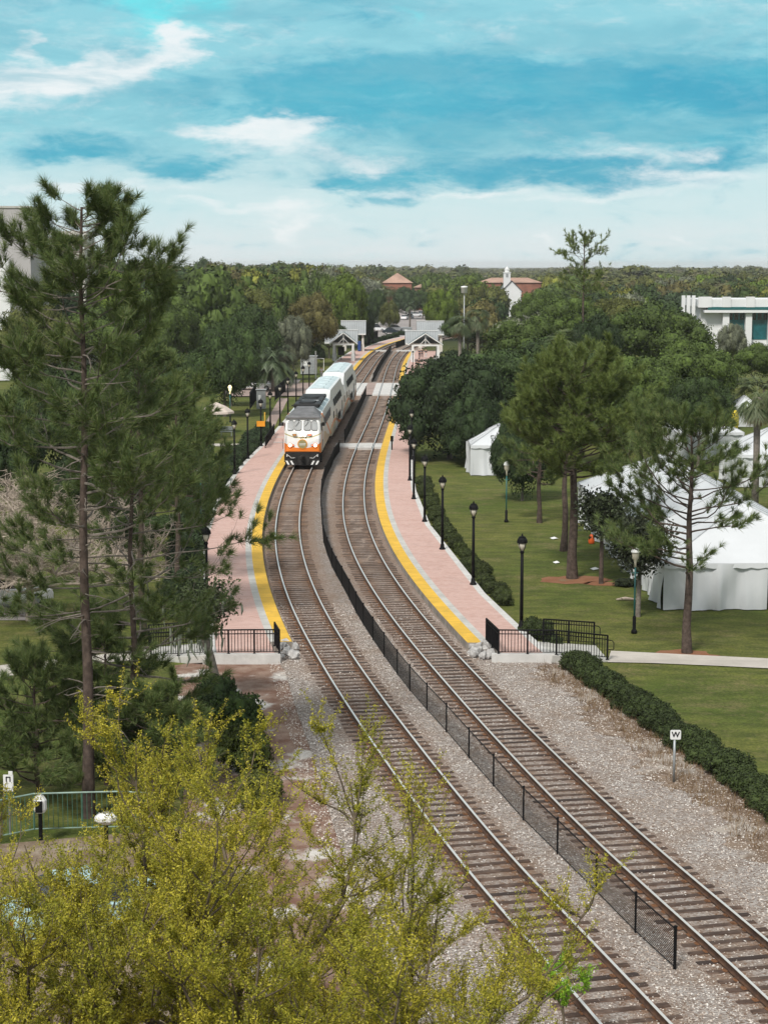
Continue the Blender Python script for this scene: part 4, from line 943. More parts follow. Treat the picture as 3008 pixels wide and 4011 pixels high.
def oakS(label, cx, top, hw, z, tint, name='oak_tree', lo=None, dy=0):
    Y = z; x = (cx-CX)/F*z; h = at(cx, top, z).z+.14; t_ = GRN[tint]; j = rt.uniform(.88, 1.12)
    return tree_at(label, x, Y, h, hw*z/F, tuple(c*j for c in t_), rt, OAK, None, name, lo)
# right of the tracks
oakS('large dark oak overhanging the right platform', 1762, 1400, 240, 156, 'deep', lo=.9)
oakS('dark oak behind the right platform, left of the shaded tent', 1930, 1380, 230, 172, 'dark', lo=3.)
oakS('dense oak behind the umbrella-shaped pine', 2160, 1330, 250, 182, 'dark', lo=3.)
oakS('oak above the palm tuft behind the umbrella-shaped pine', 2060, 1240, 190, 215, 'mid', lo=4.)
oakS('very dark oak to the right of the palm tuft', 2330, 1235, 120, 190, 'deep', lo=4.)
oakS('broad green oak left of the white office building', 2560, 1190, 250, 225, 'mid', lo=4.)
oakS('oak in front of the foot of the white office building', 2700, 1330, 190, 190, 'mid', lo=3.)
oakS('bright-topped oak behind the open pine', 2480, 1400, 210, 165, 'mid', lo=3.)
oakS('dark oak left of the big shaggy palm', 2740, 1480, 140, 150, 'dark', lo=3.)
oakS('oak at the right edge in front of the white office building', 2990, 1345, 130, 210, 'mid', lo=4.)
oakS('thin grey tree in front of the glass of the white office building', 2860, 1270, 60, 250, 'grey', 'grey_tree', lo=4.)
oakS('olive oak right of the thin tall pine', 2400, 1170, 150, 260, 'olive', lo=5.)
oakS('oak at the foot of the thin tall pine', 2230, 1170, 150, 255, 'mid', lo=5.)
oakS('oak right of the white steeple', 2110, 1140, 120, 300, 'mid', lo=5.)
oakS('bright yellow-green tree left of the stadium lamp', 1728, 1135, 68, 400, 'bright', 'round_tree', lo=3.)
oakS('dark oak behind the right-hand shelter', 1830, 1235, 110, 330, 'dark', lo=3.)
oakS('oak crown over the right edge of the right-hand shelter', 1800, 1370, 92, 215, 'deep', lo=2.)
oakS('dark oak behind the big white tent', 2280, 1560, 170, 150, 'dark', lo=2.)
oakS('low dark oak beside the shaded tent', 2050, 1600, 130, 128, 'deep', lo=.8)
oakS('low oak filling the gap left of the shaded tent', 1850, 1560, 120, 150, 'deep', lo=1.)
# left of the tracks
oakS('brown-green oak behind the left shelters', 1225, 1150, 105, 300, 'brown', lo=4.)
oakS('bright round tree right behind the left shelters', 1345, 1075, 105, 365, 'bright', 'round_tree', lo=2.5)
oakS('dark tree standing right of the farther left shelter', 1418, 1180, 48, 372, 'deep', 'round_tree', lo=1.)
oakS('grey moss-hung tree above the date palm', 1150, 1240, 80, 262, 'grey', 'grey_tree', lo=2.)
oakS('dark oak left of the moss-hung tree', 985, 1200, 130, 250, 'dark', lo=2.)
oakS('dark green oak right of the tall near pine', 880, 1270, 150, 200, 'dark', lo=2.)
oakS('dark oak overhanging the white pickup', 905, 1380, 95, 215, 'deep', lo=2.)
oakS('big olive oak on the left skyline', 900, 1100, 170, 300, 'olive', lo=5.)
oakS('green oak behind the olive oak on the left skyline', 1060, 1090, 130, 340, 'brown', lo=5.)
oakS('dark oak between the date palm and the left shelter', 1290, 1270, 90, 325, 'dark', lo=3.)
oakS('low oak left of the left shelter', 1215, 1340, 60, 300, 'deep', lo=.8)
oakS('oak behind the top of the tall near pine', 640, 1150, 160, 260, 'mid', lo=4.)
oakS('oak behind the crown of the tall near pine', 420, 1190, 190, 230, 'mid', lo=4.)
oakS('oak at the left edge below the grey tower', 150, 1200, 200, 215, 'olive', lo=4.)
oakS('green oak behind the middle of the tall near pine', 600, 1340, 190, 170, 'dark', lo=2.)
oakS('green oak behind the bare twiggy tree', 250, 1430, 240, 140, 'dark', lo=1.5)
oakS('dark oak at the left edge behind the bare twiggy tree', 20, 1600, 150, 130, 'deep', lo=1.)
oakS('dark oak behind the smaller near pine', 560, 1680, 130, 125, 'dark', lo=1.)
oakS('low dark oak left of the green lawn lamp', 470, 1900, 150, 105, 'deep', lo=.5)
oakS('deep green oak low behind the trunk of the tall pine', 330, 1760, 160, 118, 'deep', lo=.5)
oakS('dark oak behind the left platform lamp with the orange sign, among the pines', 745, 1640, 105, 128, 'dark', lo=.5)
oakS('dark mossy oak beside the ramp of the left platform', 640, 2020, 110, 98, 'dark', lo=2.)
# middle distance, straight ahead
oakS('round tree behind the far car park, under the tall palm', 1526, 1178, 42, 455, 'olive', 'round_tree', lo=1.5)
oakS('dark tree left of the tall distant palm', 1475, 1135, 45, 500, 'dark', lo=2.)
oakS('grey-green tree right of the tall distant palm', 1588, 1125, 60, 560, 'blue', lo=2.)
oakS('dark tree over the far car park on the right', 1655, 1140, 55, 560, 'dark', lo=3.)
# wood on both sides and beyond
cnt = 0; fr = random.Random(8); pl = []; WT = {}
TW = {'dark': 'dark green', 'mid': 'mid green', 'olive': 'olive green', 'bright': 'bright green', 'grey': 'grey-green', 'yellow': 'yellow-green', 'brown': 'brownish', 'deep': 'very dark', 'blue': 'cool green'}
while cnt < 236:
    Y = 250+fr.random()**.8*520; sxp = fr.uniform(-120, 3130); X = (sxp-CX)/F*Y
    R = fr.uniform(4.5, 8); rp = R*F/Y*1.08
    if sxp+rp > (1300 if Y < 375 else 1430) and sxp-rp < 1765 and Y < 600: continue
    if 1925 < sxp < 2075 and Y < 600: continue
    if 1480 < sxp < 1680 and Y < 720: continue
    if 2600 < sxp < 3080 and 240 < Y < 380: continue
    if any((X-a)**2+(Y-b_)**2 < 60 for a, b_ in pl): continue
    pl.append((X, Y)); left = sxp < 1300
    h = fr.uniform(11, 14.5) if left else fr.uniform(9, 11.6)
    if left: h += min(5, Y/130)*(.55 if sxp > 900 else 1)
    else: h += (Y-300)/200
    if 1850 < sxp < 2140: h = min(h, 10.2)
    hmax = at(sxp, 1150 if sxp > 2580 and Y < 420 else (1060 if not left else 1010), Y).z; h = min(h, hmax)
    k = fr.choices(list(GRN), weights=[4, 5, 4, 2, 2, 2, 3, 1.5, 3])[0]
    side = 'left' if left else 'right'; j = fr.uniform(.85, 1.15)
    wt = tree_at('', X, Y, h, R, tuple(c*j for c in GRN[k]), fr, FAR, 'trees of the wood on the %s' % side, 'wood_tree', lo=h*.15)
    WT.setdefault((side, k), []).append((sxp, wt))
    cnt += 1
for (side, k), l_ in WT.items():
    for i, (_, o) in enumerate(sorted(l_, key=lambda q: q[0])): o['label'] = '%s %s tree from the left in the wood on the %s' % (ordn(i), TW[k], side)
# the far wood, up to the horizon, as one mass
rs = np.random.RandomState(3); lowq = [crown_arrays(s_, 7, 260, .13, .6, (.34, .52), core=.82) for s_ in (31, 32, 33)]
sc5, sf5 = sphere_core(6, 4)
Q = []; CVs = []; CFs = []; o_ = 0
for i in range(2300):
    Y = 600*math.exp(rs.rand()*1.75); X = (rs.uniform(-350, 3350)-CX)/F*Y
    sxp = X/Y*F+CX
    if 1480 < sxp < 1700 and Y < 760: continue
    if Y < 640 and 1860 < sxp < 2130: continue
    h = rs.uniform(8.5, 12.5)+(1.5 if sxp < 1200 else 0)+(rs.rand() < .10)*rs.uniform(1.5, 5.5); R = rs.uniform(5, 9)*(1+Y/3500)
    if 1850 < sxp < 2130: h = min(h, 10.5)
    q, core = lowq[i % 3]; a = rs.rand()*6.28; rot = np.array([[cos(a), -sin(a), 0], [sin(a), cos(a), 0], [0, 0, 1]])
    s3 = np.array([R, R, min(R*.8, h*.6)]); off = np.array([X, Y, h-min(R*.8, h*.6)*.8])
    Q.append((q@rot.T)*s3+off); CVs.append((core[0]@rot.T)*s3+off); CFs.append(core[1]+o_); o_ += len(core[0])
M['farleaf'] = islandmat('distant_foliage', [(.040, .055, .022), (.085, .098, .035), (.15, .155, .06)], .85, patch=0, spec=.1)
t = NT(M['farleaf']); src = t.b.inputs['Base Color'].links[0].from_socket; gp = t.pos(); fl = t.vmul(gp, (1, 1, 0))
c = t.mix(t.rng(t.noise(fl, .028, 2), .35, .65, 0, .75), src, (.125, .135, .035, 1)); c = t.mix(t.rng(t.noise(t.vmul(gp, (1.3, .9, 0)), .045, 2), .5, .62, 0, .8), c, (.042, .058, .028, 1)); c = t.mix(t.rng(t.noise(t.vmul(gp, (.8, 1.3, 0)), .037, 2), .56, .68, 0, .7), c, (.17, .15, .11, 1)); t.base(c)
tag(polys('far_wood', np.concatenate(Q), M['farleaf'], None, (np.concatenate(CVs), np.concatenate(CFs))), kind='stuff')
# ------------------------------------------------------------------ pines
M['needle'] = islandmat('pine_needles', [(.055, .092, .026), (.105, .155, .042), (.175, .20, .068)], .6, trans=.12, spec=.3)
M['needleL'] = islandmat('pine_needles_olive', [(.068, .105, .024), (.132, .180, .042), (.205, .245, .066)], .6, trans=.12, spec=.3)
def tufts(rs, pos, dr, n=34, L=.26, w=.011, spread=.85):
    """needle bundles: thin triangles fanning out of each tip"""
    k = len(pos); pos = np.asarray(pos); dr = np.asarray(dr); d = dr[:, None]+spread*rs.randn(k, n, 3); d /= np.linalg.norm(d, axis=2)[..., None]
    ln = L*(.65+.5*rs.rand(k, n))[..., None]; tip = pos[:, None]+d*ln; base = pos[:, None]+d*.02-dr[:, None]*(rs.rand(k, n, 1)*L*.55)
    sd_ = np.cross(d, rs.randn(k, n, 3)); sd_ /= np.linalg.norm(sd_, axis=2)[..., None]+1e-9; sd_ = sd_*w
    tip[..., 2] -= .04*L/.26
    return np.stack([base-sd_, base+sd_, tip+sd_*.35], 2).reshape(-1, 3, 3)
def limb(b, r, p, d, L_, rad, sag=.0, up=.35, seg=6, wob=.18, sides=5):
    """a curved limb; returns its points"""
    pts = [Vector(p)]; d = Vector(d).normalized(); q = Vector(p)
    for k in range(seg):
        t = (k+1)/seg; d = (d+Vector((r.gauss(0, wob), r.gauss(0, wob), r.gauss(0, wob)*.6-sag*(1-t)+up*t*.5))).normalized(); q = q+d*(L_/seg); pts.append(q.copy())
    b.tube(pts, [max(.004, rad*(1-.82*k/seg)) for k in range(seg+1)], sides, False); return pts
def pine(name, label, base, h, trunk_r, prof, seed, nb=34, lean=(0, 0), tuft=(34, .26, .011), dens=1., mat='needle', dead=0, fork=None, z0f=.25, up=.35, sag=.06, clear=None, group=None, cat='pine tree', extra=0, arms=()):
    """prof(t): crown radius at height fraction t; limbs carry twigs that end in needle tufts"""
    r = random.Random(seed); rs = np.random.RandomState(seed); root = thing(name, label, cat, (base.x, base.y, -.14), 0, group)
    tb = MB(); lb = MB(); top = Vector((lean[0], lean[1], h)); tp = []
    for k in range(9):
        t = k/8; tp.append(Vector((lean[0]*t*t+.05*sin(k*1.7+seed), lean[1]*t*t+.05*cos(k*2.1), h*t)))
    tb.tube(tp, [trunk_r*(1.25 if k == 0 else 1)*(1-.80*(k/8)**1.25) for k in range(9)], 10, False)
    pos = []; dr = []
    def tpt(z): t = z/h; return Vector((lean[0]*t*t, lean[1]*t*t, z))
    for k in range(nb+extra+len(arms)):
        arm = arms[k-nb-extra] if k >= nb+extra else None
        t = arm[0] if arm else (z0f+(1-z0f)*((k+r.random()*.6)/nb) if k < nb else r.uniform(.83, 1.)); R = arm[2] if arm else prof(t)*r.uniform(.72, 1.12)
        if R <= .1: continue
        a = arm[1] if arm else k*2.4+r.uniform(-.5, .5)
        if clear and not arm and clear(t, a): continue
        up0 = .15+.9*max(0, t-.55) if k < nb else r.uniform(-.25, .5); p = tpt(h*t-.02)
        pts = limb(lb, r, p, (cos(a), sin(a), up0), R*1.05, trunk_r*.30*(1.15-t)+.012, sag, up)
        nt_ = max(3, int((4+R*3.2)*dens))
        for j in range(nt_):
            u = r.uniform(.30, 1.0)**.75; i = min(len(pts)-2, int(u*(len(pts)-1))); q = pts[i].lerp(pts[i+1], u*(len(pts)-1)-i)
            bd = (pts[i+1]-pts[i]).normalized(); sd_ = Vector((-bd.y, bd.x, 0))*r.choice((-1, 1))
            d = (bd*.7+sd_*r.uniform(.3, 1.1)+Vector((0, 0, r.uniform(-.15, .6)))).normalized()
            tw = limb(lb, r, q, d, R*r.uniform(.16, .34)+.15, .011, 0, .4, 3, .2, 3)
            for v in (tw[-1], tw[-1], tw[2], tw[1])[:4]:
                if r.random() < .82*min(1, dens+.2): pos.append(tuple(v+Vector((r.gauss(0, .05), r.gauss(0, .05), r.gauss(0, .04))))); dd = (tw[-1]-tw[-2]).normalized(); dr.append((dd.x, dd.y, dd.z+.25))
        pos.append(tuple(pts[-1])); dd = (pts[-1]-pts[-2]).normalized(); dr.append(tuple(dd))
    for k in range(dead):                       # bare grey snags low on the trunk
        t = r.uniform(.12, z0f+.3); a = r.random()*6.28; L_ = r.uniform(.5, 1.9); pts = limb(lb, r, tpt(h*t), (cos(a), sin(a), .1), L_, .03, .12, -.1, 5, .22, 4)
        for j in range(3): limb(lb, r, pts[2+j % 3], (r.gauss(0, 1), r.gauss(0, 1), -.1), L_*.4, .010, .1, 0, 3, .3, 3)
    tb.build('trunk', M['bark'], root, True); o = lb.build('limbs', M['greybark'] if dead else M['bark'], root)
    n_, L_, w_ = tuft; polys('needles', tufts(rs, pos, dr, n_, L_, w_), M[mat], root); return root
def lerp_prof(pts):
    a, b_ = zip(*pts); return lambda t: float(np.interp(t, a, b_))
# the tall pine at the left
pb = P(352, 3185)
pine('pine_tree', 'tall pine towering over the left side with a crown above the skyline', pb, 18.6, .18, lerp_prof([(.45, 3.2), (.55, 3.9), (.66, 3.7), (.75, 2.9), (.80, 2.3), (.85, 2.9), (.90, 1.7), (.96, 1.4), (1, 1.0)]), 5,
     nb=60, lean=(.2, 0), tuft=(52, .36, .0085), dens=.66, dead=34, z0f=.47, up=.38, extra=13, arms=((.92, .05, 2.7), (.88, -.25, 2.5), (.90, .4, 2.3), (.93, 3.2, 2.0), (.90, 2.8, 2.4), (.86, 3.4, 2.9), (.96, 2.7, 1.6), (.97, .5, 1.5)), clear=lambda t, a: t < .57 and cos(a) < -.05)
pb = P(530, 3070)
pine('pine_tree', 'smaller pine with branches reaching over the left platform', pb, 12.6, .13, lerp_prof([(.2, 2.4), (.4, 3.4), (.52, 4.7), (.62, 4.0), (.8, 2.4), (1, .7)]), 9, nb=50, lean=(.1, 0), tuft=(56, .33, .0085), dens=.6, dead=14, z0f=.30, up=.3)
for i, (cx, by, h_, R_, lb_) in enumerate(((150, 3120, 4.6, 2.9, 'bushy young pine at the left edge in front of the tall pine'), (600, 3130, 3.6, 1.9, 'bushy young pine between the tall pine and the bare earth'),
                                          (420, 3060, 5.4, 2.9, 'young pine behind the trunk of the tall pine'))):
    pine('pine_tree', lb_, P(cx, by), h_, .08, lerp_prof([(.1, R_), (.5, R_*.9), (.8, R_*.55), (1, .3)]), 20+i, nb=40, tuft=(46, .33, .010), dens=.75, z0f=.10)
pine('pine_tree', 'pine rising behind the crown of the tall pine on its right', P(560, 2480), 13.2, .16, lerp_prof([(.3, 2.4), (.6, 3.4), (.85, 2.3), (1, .8)]), 33, nb=50, tuft=(22, .32, .014), dens=1.0, z0f=.45)
pine('pine_tree', 'pine behind the lamp of the left platform, mostly hidden', P(700, 2300), 10.5, .16, lerp_prof([(.3, 2.4), (.6, 3.2), (.85, 2.1), (1, .8)]), 35, nb=44, tuft=(22, .32, .015), dens=1.0, z0f=.40)
# pines on the right lawn
pine('umbrella_pine', 'pine with a domed umbrella crown left of the big white tent', P(2241, 2257), 11.1, .27, lerp_prof([(.40, 1.4), (.50, 3.5), (.62, 3.9), (.80, 3.7), (.93, 2.8), (1, 1.6)]), 41, nb=74, tuft=(44, .36, .014), dens=.8, mat='needleL', z0f=.50, up=.42)
pine('pine_tree', 'bare pine trunk right behind the umbrella-shaped pine', P(2209, 2150), 9.6, .20, lerp_prof([(.6, 1.6), (.8, 2.2), (1, .7)]), 43, nb=22, tuft=(20, .34, .016), dens=.8, z0f=.6)
pine('pine_tree', 'open-branched pine standing in front of the big white tent', P(2689, 2547), 9.7, .20, lerp_prof([(.25, 3.4), (.38, 3.6), (.50, 3.0), (.62, 3.8), (.8, 3.6), (.92, 2.6), (1, 1.3)]), 47, nb=56, tuft=(44, .34, .011), dens=.62, z0f=.34, up=.45,
     clear=lambda t, a: t < .54 and (int(t*100) % 3 != 0))
pine('pine_tree', 'mossy low-branched pine between the umbrella pine and the shaded tent', P(2110, 2040), 8.2, .16, lerp_prof([(.3, 1.8), (.6, 2.6), (1, .8)]), 51, nb=34, tuft=(20, .34, .016), dens=.9, z0f=.32)
x, Y = (2279-CX)/F*205, 205
pine('tall_pine', 'thin tall pine with a flat layered crown above the right skyline', Vector((x, Y, 0)), at(2279, 940, Y).z, .20, lerp_prof([(.66, .2), (.68, 2.8), (.78, 3.0), (.80, 0), (.85, 0), (.87, 3.6), (.93, 3.2), (.95, 1.9), (1, 1.6)]), 53, nb=42, tuft=(9, .40, .030), dens=.7, mat='needleL', z0f=.66, up=.05, sag=-.02)

# ------------------------------------------------------------------ palms
M['frond'] = islandmat('palm_fronds', [(.045, .070, .028), (.085, .115, .048), (.14, .16, .08)], .55, use_obj=True, spec=.4)
M['deadfrond'] = islandmat('dead_palm_fronds', [(.16, .085, .045), (.27, .15, .08), (.36, .24, .15)], .8)
def palm(name, label, x, y, h, R, seed, nf=34, droop=1., trunk_r=.18, dead=.0, color=(1, 1, 1), fan=False, zb=-.14, nl=16):
    r = random.Random(seed); rs = np.random.RandomState(seed); root = thing(name, label, 'palm tree', (x, y, zb)); h -= zb
    b = MB(); b.tube([(0, 0, 0), (.03*h*.2, 0, h*.5), (0, 0, h)], [trunk_r*1.15, trunk_r*.9, trunk_r], 10); b.lathe([(trunk_r, h-.7), (trunk_r*1.6, h-.3), (trunk_r*1.2, h)], 10); b.build('trunk', M['greybark'], root, True)
    for part in ('live', 'dead'):
        T_ = []; n_ = nf if part == 'live' else int(nf*dead)
        for k in range(n_):
            a = k*2.4+r.uniform(-.2, .2); e0 = r.uniform(-.35, 1.35) if part == 'live' else r.uniform(-1.3, -.5)
            L_ = R*r.uniform(.85, 1.15)*(1 if part == 'live' else .8); d = np.array([cos(a)*cos(e0), sin(a)*cos(e0), sin(e0)]); p = np.array([0, 0, h]); pp = [p]
            for q in range(7):
                d = d+np.array([0, 0, -.17*droop*(q*.35+.4)]); d /= np.linalg.norm(d); p = p+d*L_/7; pp.append(p)
            side = np.array([-sin(a), cos(a), 0])
            for q in range(nl*2):
                u = (.30+.70*(q//2)/nl) if not fan else (.55+.1*r.random()); i = min(6, int(u*7)); c = pp[i]+(pp[i+1]-pp[i])*(u*7-i); ax = (pp[i+1]-pp[i]); ax /= np.linalg.norm(ax)
                sg = 1 if q % 2 else -1; ll = L_*.34*(1-.5*abs(u-.5)) if not fan else L_*.5
                ang = (.75 if not fan else r.uniform(0, 1.4))
                dd = ax*cos(ang)+side*sg*sin(ang)+np.array([0, 0, -.25]); w_ = (.022 if not fan else .03)*R/2.2
                up = np.cross(dd, side)+np.array([0, 0, .3]); wv_ = np.cross(dd, up); wv_ = wv_/np.linalg.norm(wv_)*w_
                T_.append([c-wv_, c+wv_, c+dd*ll+np.array([0, 0, -.10*ll])])
            for q in range(7): wv_ = side*.018*R/2.2; T_.append([pp[q]-wv_*1.6, pp[q]+wv_*1.6, pp[q+1]])
        if T_: o = polys('fronds' if part == 'live' else 'dead_fronds', np.array(T_), M['frond'] if part == 'live' else M['deadfrond'], root); o.color = tuple(color)+(1,)
    return root
def palmS(name, label, cx, cyc, z, Rpx, seed, **k):
    p = at(cx, cyc, z); return palm(name, label, p.x, z, p.z, Rpx*z/F, seed, **k)
palmS('date_palm', 'feather palm with arching grey-green fronds beside the white pickup', 1072, 1432, 238, 104, 1, nf=76, droop=1.1, trunk_r=.34, color=(.72, .80, .80), nl=24)
palmS('cabbage_palm', 'tall thin palm in front of the orange-roofed house', 1526, 1140, 470, 34, 2, nf=40, droop=1.6, trunk_r=.22, fan=True, dead=.5, color=(.8, .8, .7))
palmS('cabbage_palm', 'small palm over the far car park', 1605, 1200, 440, 30, 3, nf=30, droop=1.1, trunk_r=.22, fan=False, color=(.7, .8, .8))
palmS('cabbage_palm', 'big shaggy palm with rusty dead fronds at the right edge', 2965, 1555, 118, 118, 4, nf=54, droop=1.3, trunk_r=.24, dead=.7, fan=True, color=(1, 1, .9))
palmS('cabbage_palm', 'palm tuft rising behind the umbrella-shaped pine', 2200, 1345, 150, 85, 5, nf=40, droop=.7, trunk_r=.2, fan=True, color=(1.2, 1.2, 1))
palmS('cabbage_palm', 'dark shaggy palm left of the stadium lamp', 1800, 1265, 205, 62, 6, nf=44, droop=1.6, trunk_r=.2, dead=.4, fan=True, color=(.9, .95, .9))
palmS('cabbage_palm', 'dark shaggy palm right of the stadium lamp', 1870, 1240, 210, 62, 7, nf=44, droop=1.6, trunk_r=.2, dead=.5, fan=True, color=(.85, .9, .85))
# small leafy trees on the lawn
def leafy(name, label, base, h, R, lo, seed, color, lean=0., mat='leaf', tr=.13, n=2600, bark='greybark', ls=.075, holes=.5):
    """open crown: limbs and loose leaf clumps, sky or tent showing through"""
    r = random.Random(seed); rs = np.random.RandomState(seed); root = thing(name, label, 'tree', (base.x, base.y, -.14)); b = MB(); lb = MB()
    b.tube([(0, 0, 0), (lean*.4, 0, h*.3), (lean, 0, h*.62)], [tr, tr*.8, tr*.55], 8, False); P_ = []
    for k in range(int(22*holes*2)):
        a = k*2.4; z = r.uniform(lo, h*.9); pts = limb(lb, r, (lean*z/h*.8, 0, max(lo*.8, z*.72)), (cos(a), sin(a), .6), R*r.uniform(.7, 1.1)*(1-.55*abs((z-lo)/(h-lo)-.4)), .03, 0, .2, 5, .2, 4)
        for q in pts[2:]: 
            for _ in range(2): P_.append(np.array(q)+rs.randn(3)*.22)
    P_ = np.array(P_); k = rs.randint(0, len(P_), n); p = P_[k]+rs.randn(n, 3)*.20
    b.build('trunk', M[bark], root, True); lb.build('limbs', M[bark], root)
    o = polys('crown', leafcloud(rs, p, rs.randn(n, 3), ls, 1.), M[mat], root); o.color = tuple(color)+(1,); return root
leafy('lawn_tree', 'dark round-leaved tree with pale trunk behind the white-capped lawn lamp', P(2497, 2405), 6.5, 1.6, 2.9, 3, (.040, .050, .028), .1, n=6500, holes=.9, ls=.10)
leafy('lawn_tree', 'dark small tree left of the round-leaved tree, near the orange bag', P(2353, 2277), 6.2, 1.4, 3.6, 4, (.045, .060, .028), .0, n=5600, bark='bark', holes=.8, ls=.10)
leafy('mossy_tree', 'leaning grey-trunked tree with hanging moss at the ramp of the left platform', P(868, 2745), 6.3, 1.5, 3.9, 6, (.055, .075, .03), -1.0, tr=.20, n=3200, holes=.7)
q = P(868, 2745); r = random.Random(4); mroot = thing('hanging_moss', 'grey strands of moss hanging from the leaning tree by the left ramp', 'moss')
for k in range(40):
    mb = MB()
    a = Vector((q.x-.9+r.gauss(0, .7), q.y+r.gauss(0, .8), r.uniform(2.4, 4.6))); l = r.uniform(.4, 1.2); mb.tube([a, a+Vector((r.gauss(0, .05), 0, -l*.5)), a+Vector((r.gauss(0, .07), 0, -l))], [.035, .05, .008], 4, False); mb.build('strand', M['moss'], mroot)
# ------------------------------------------------------------------ spring trees in front and the bare tree
M['spring'] = islandmat('spring_leaves', [(.19, .185, .018), (.44, .395, .036), (.66, .57, .075)], .6, trans=.30, patch=.45, patchcol=(.14, .19, .025), patchscale=.55, spec=.25)
M['limeleaf'] = islandmat('lime_leaves', [(.16, .30, .02), (.25, .45, .03), (.35, .55, .06)], .6, trans=.35)
def branchy(name, label, base, h, R, seed, limbs=7, lo=2.4, sub1=7, sub2=8, leaves=70, mat='spring', ls=.035, upb=.55, bark='ftwig', tr=.16, lean=(0, 0), cat='tree', twl=1., spread=1., kinky=.16, tk=1.):
    r = random.Random(seed); rs = np.random.RandomState(seed); root = thing(name, label, cat, (base[0], base[1], -.14)); tb = MB(); lb = MB(); LP = []; LD = []
    top = Vector((lean[0], lean[1], lo+.6)); tb.tube([(0, 0, 0), top*.5+Vector((.05, 0, 0)), top], [tr*1.2, tr, tr*.8], 8, False); st = []
    for k in range(limbs):
        a = 2*pi*k/limbs+r.uniform(-.4, .4); e = r.uniform(.35, 1.25)*upb*1.8; s_ = top*r.uniform(.72, 1.0)
        st.append(limb(tb, r, s_, (cos(a)*spread, sin(a)*spread, e), math.hypot(R*.72, (h-lo)*.62)*r.uniform(.8, 1.05), tr*.45, 0, upb*.5, 8, kinky, 6))
    for l1 in st:
        for j in range(sub1):
            i = 2+int(r.random()*(len(l1)-3)); d0 = (l1[i+1]-l1[i]).normalized() if i+1 < len(l1) else (l1[-1]-l1[-2]).normalized()
            d = (d0*.6+Vector((r.gauss(0, .75), r.gauss(0, .75), r.uniform(-.2, .7)+upb*.3))).normalized(); l2 = limb(lb, r, l1[i], d, R*r.uniform(.28, .55), .020*tk, 0, upb*.6, 6, kinky*1.1, 4)
            for m_ in range(sub2):
                i2 = 1+int(r.random()*(len(l2)-1.01)); i2 = min(i2, len(l2)-2); d0 = (l2[i2+1]-l2[i2]).normalized(); d = (d0*.6+Vector((r.gauss(0, .7), r.gauss(0, .7), r.uniform(-.1, .8)*upb*1.6))).normalized()
                tw = limb(lb, r, l2[i2], d, r.uniform(.35, 1.0)*twl, .0065*tk, 0, upb*.7, 4, kinky, 3)
                if leaves:
                    n_ = int(leaves*r.uniform(.6, 1.3)); u = rs.rand(n_)*3.999; ii = u.astype(int); A = np.array([tuple(v) for v in tw]); LP.append(A[ii]+(A[ii+1]-A[ii])*(u-ii)[:, None]+rs.randn(n_, 3)*.030)
                else:
                    for _ in range(3): limb(lb, r, tw[r.randrange(1, 4)], (r.gauss(0, 1), r.gauss(0, 1), r.gauss(0, .6)), .45*twl, .005*tk, 0, .1, 3, .3, 3)
    tb.build('trunk', M[bark], root, True); lb.build('twigs', M[bark], root)
    if leaves: p = np.concatenate(LP); polys('leaves', leafcloud(rs, p, rs.randn(len(p), 3), ls, .8, .5), M[mat], root)
    return root
def fx(px, Y): return (px-CX)/F*Y/cos(TH)*1.02
branchy('spring_tree', 'near tree with fresh yellow-green leaves filling the bottom left', (fx(760, 30), 30.5), 11.6, 4.6, 61, 12, 2.4, 11, 12, 125, lean=(.2, 0), ls=.023)
branchy('spring_tree', 'near yellow-green tree at the left edge of the picture', (fx(-20, 31), 31), 11.7, 4.0, 62, 9, 2.0, 10, 10, 125, ls=.023)
branchy('spring_tree', 'thin near tree with sparse fresh leaves in front of the left track', (fx(1610, 29), 29), 10.1, 2.3, 63, 8, 2.6, 9, 10, 95, tr=.11, lean=(.2, 0), upb=.75, ls=.023)
branchy('spring_tree', 'near yellow-green tree at the bottom centre, low in the picture', (fx(1180, 28), 28), 9.6, 3.1, 64, 11, 1.8, 10, 10, 125, ls=.023)
branchy('spring_tree', 'low near yellow-green tree at the bottom left corner', (fx(330, 27.5), 27.5), 8.9, 3.3, 66, 10, 1.6, 10, 10, 125, ls=.023)
branchy('spring_tree', 'near yellow-green tree standing in front of the car at the bottom left', (fx(170, 29.3), 29.3), 10.3, 3.6, 67, 10, 1.8, 10, 10, 115, ls=.024)
branchy('sapling', 'small bright lime-green sapling at the bottom edge beside the left track', (P(2200, 4100).x, P(2200, 4100).y), 2.2, .5, 65, 5, .5, 4, 4, 50, 'limeleaf', .03, tr=.03, twl=.4)
branchy('bare_tree', 'leafless tree with pale tangled twigs at the left edge', (P(120, 2420).x, P(120, 2420).y), 10.8, 5.4, 71, 13, 1.4, 10, 10, 0, bark='twig', upb=.36, tr=.2, twl=1.4, kinky=.26, spread=1.3, tk=3.4)
branchy('bare_tree', 'second leafless tree with pale twigs, partly cut off by the left edge', (P(-120, 2330).x, P(-120, 2330).y), 11.2, 4.8, 72, 11, 1.6, 9, 9, 0, bark='twig', upb=.36, tr=.2, twl=1.4, kinky=.26, spread=1.3, tk=3.4)
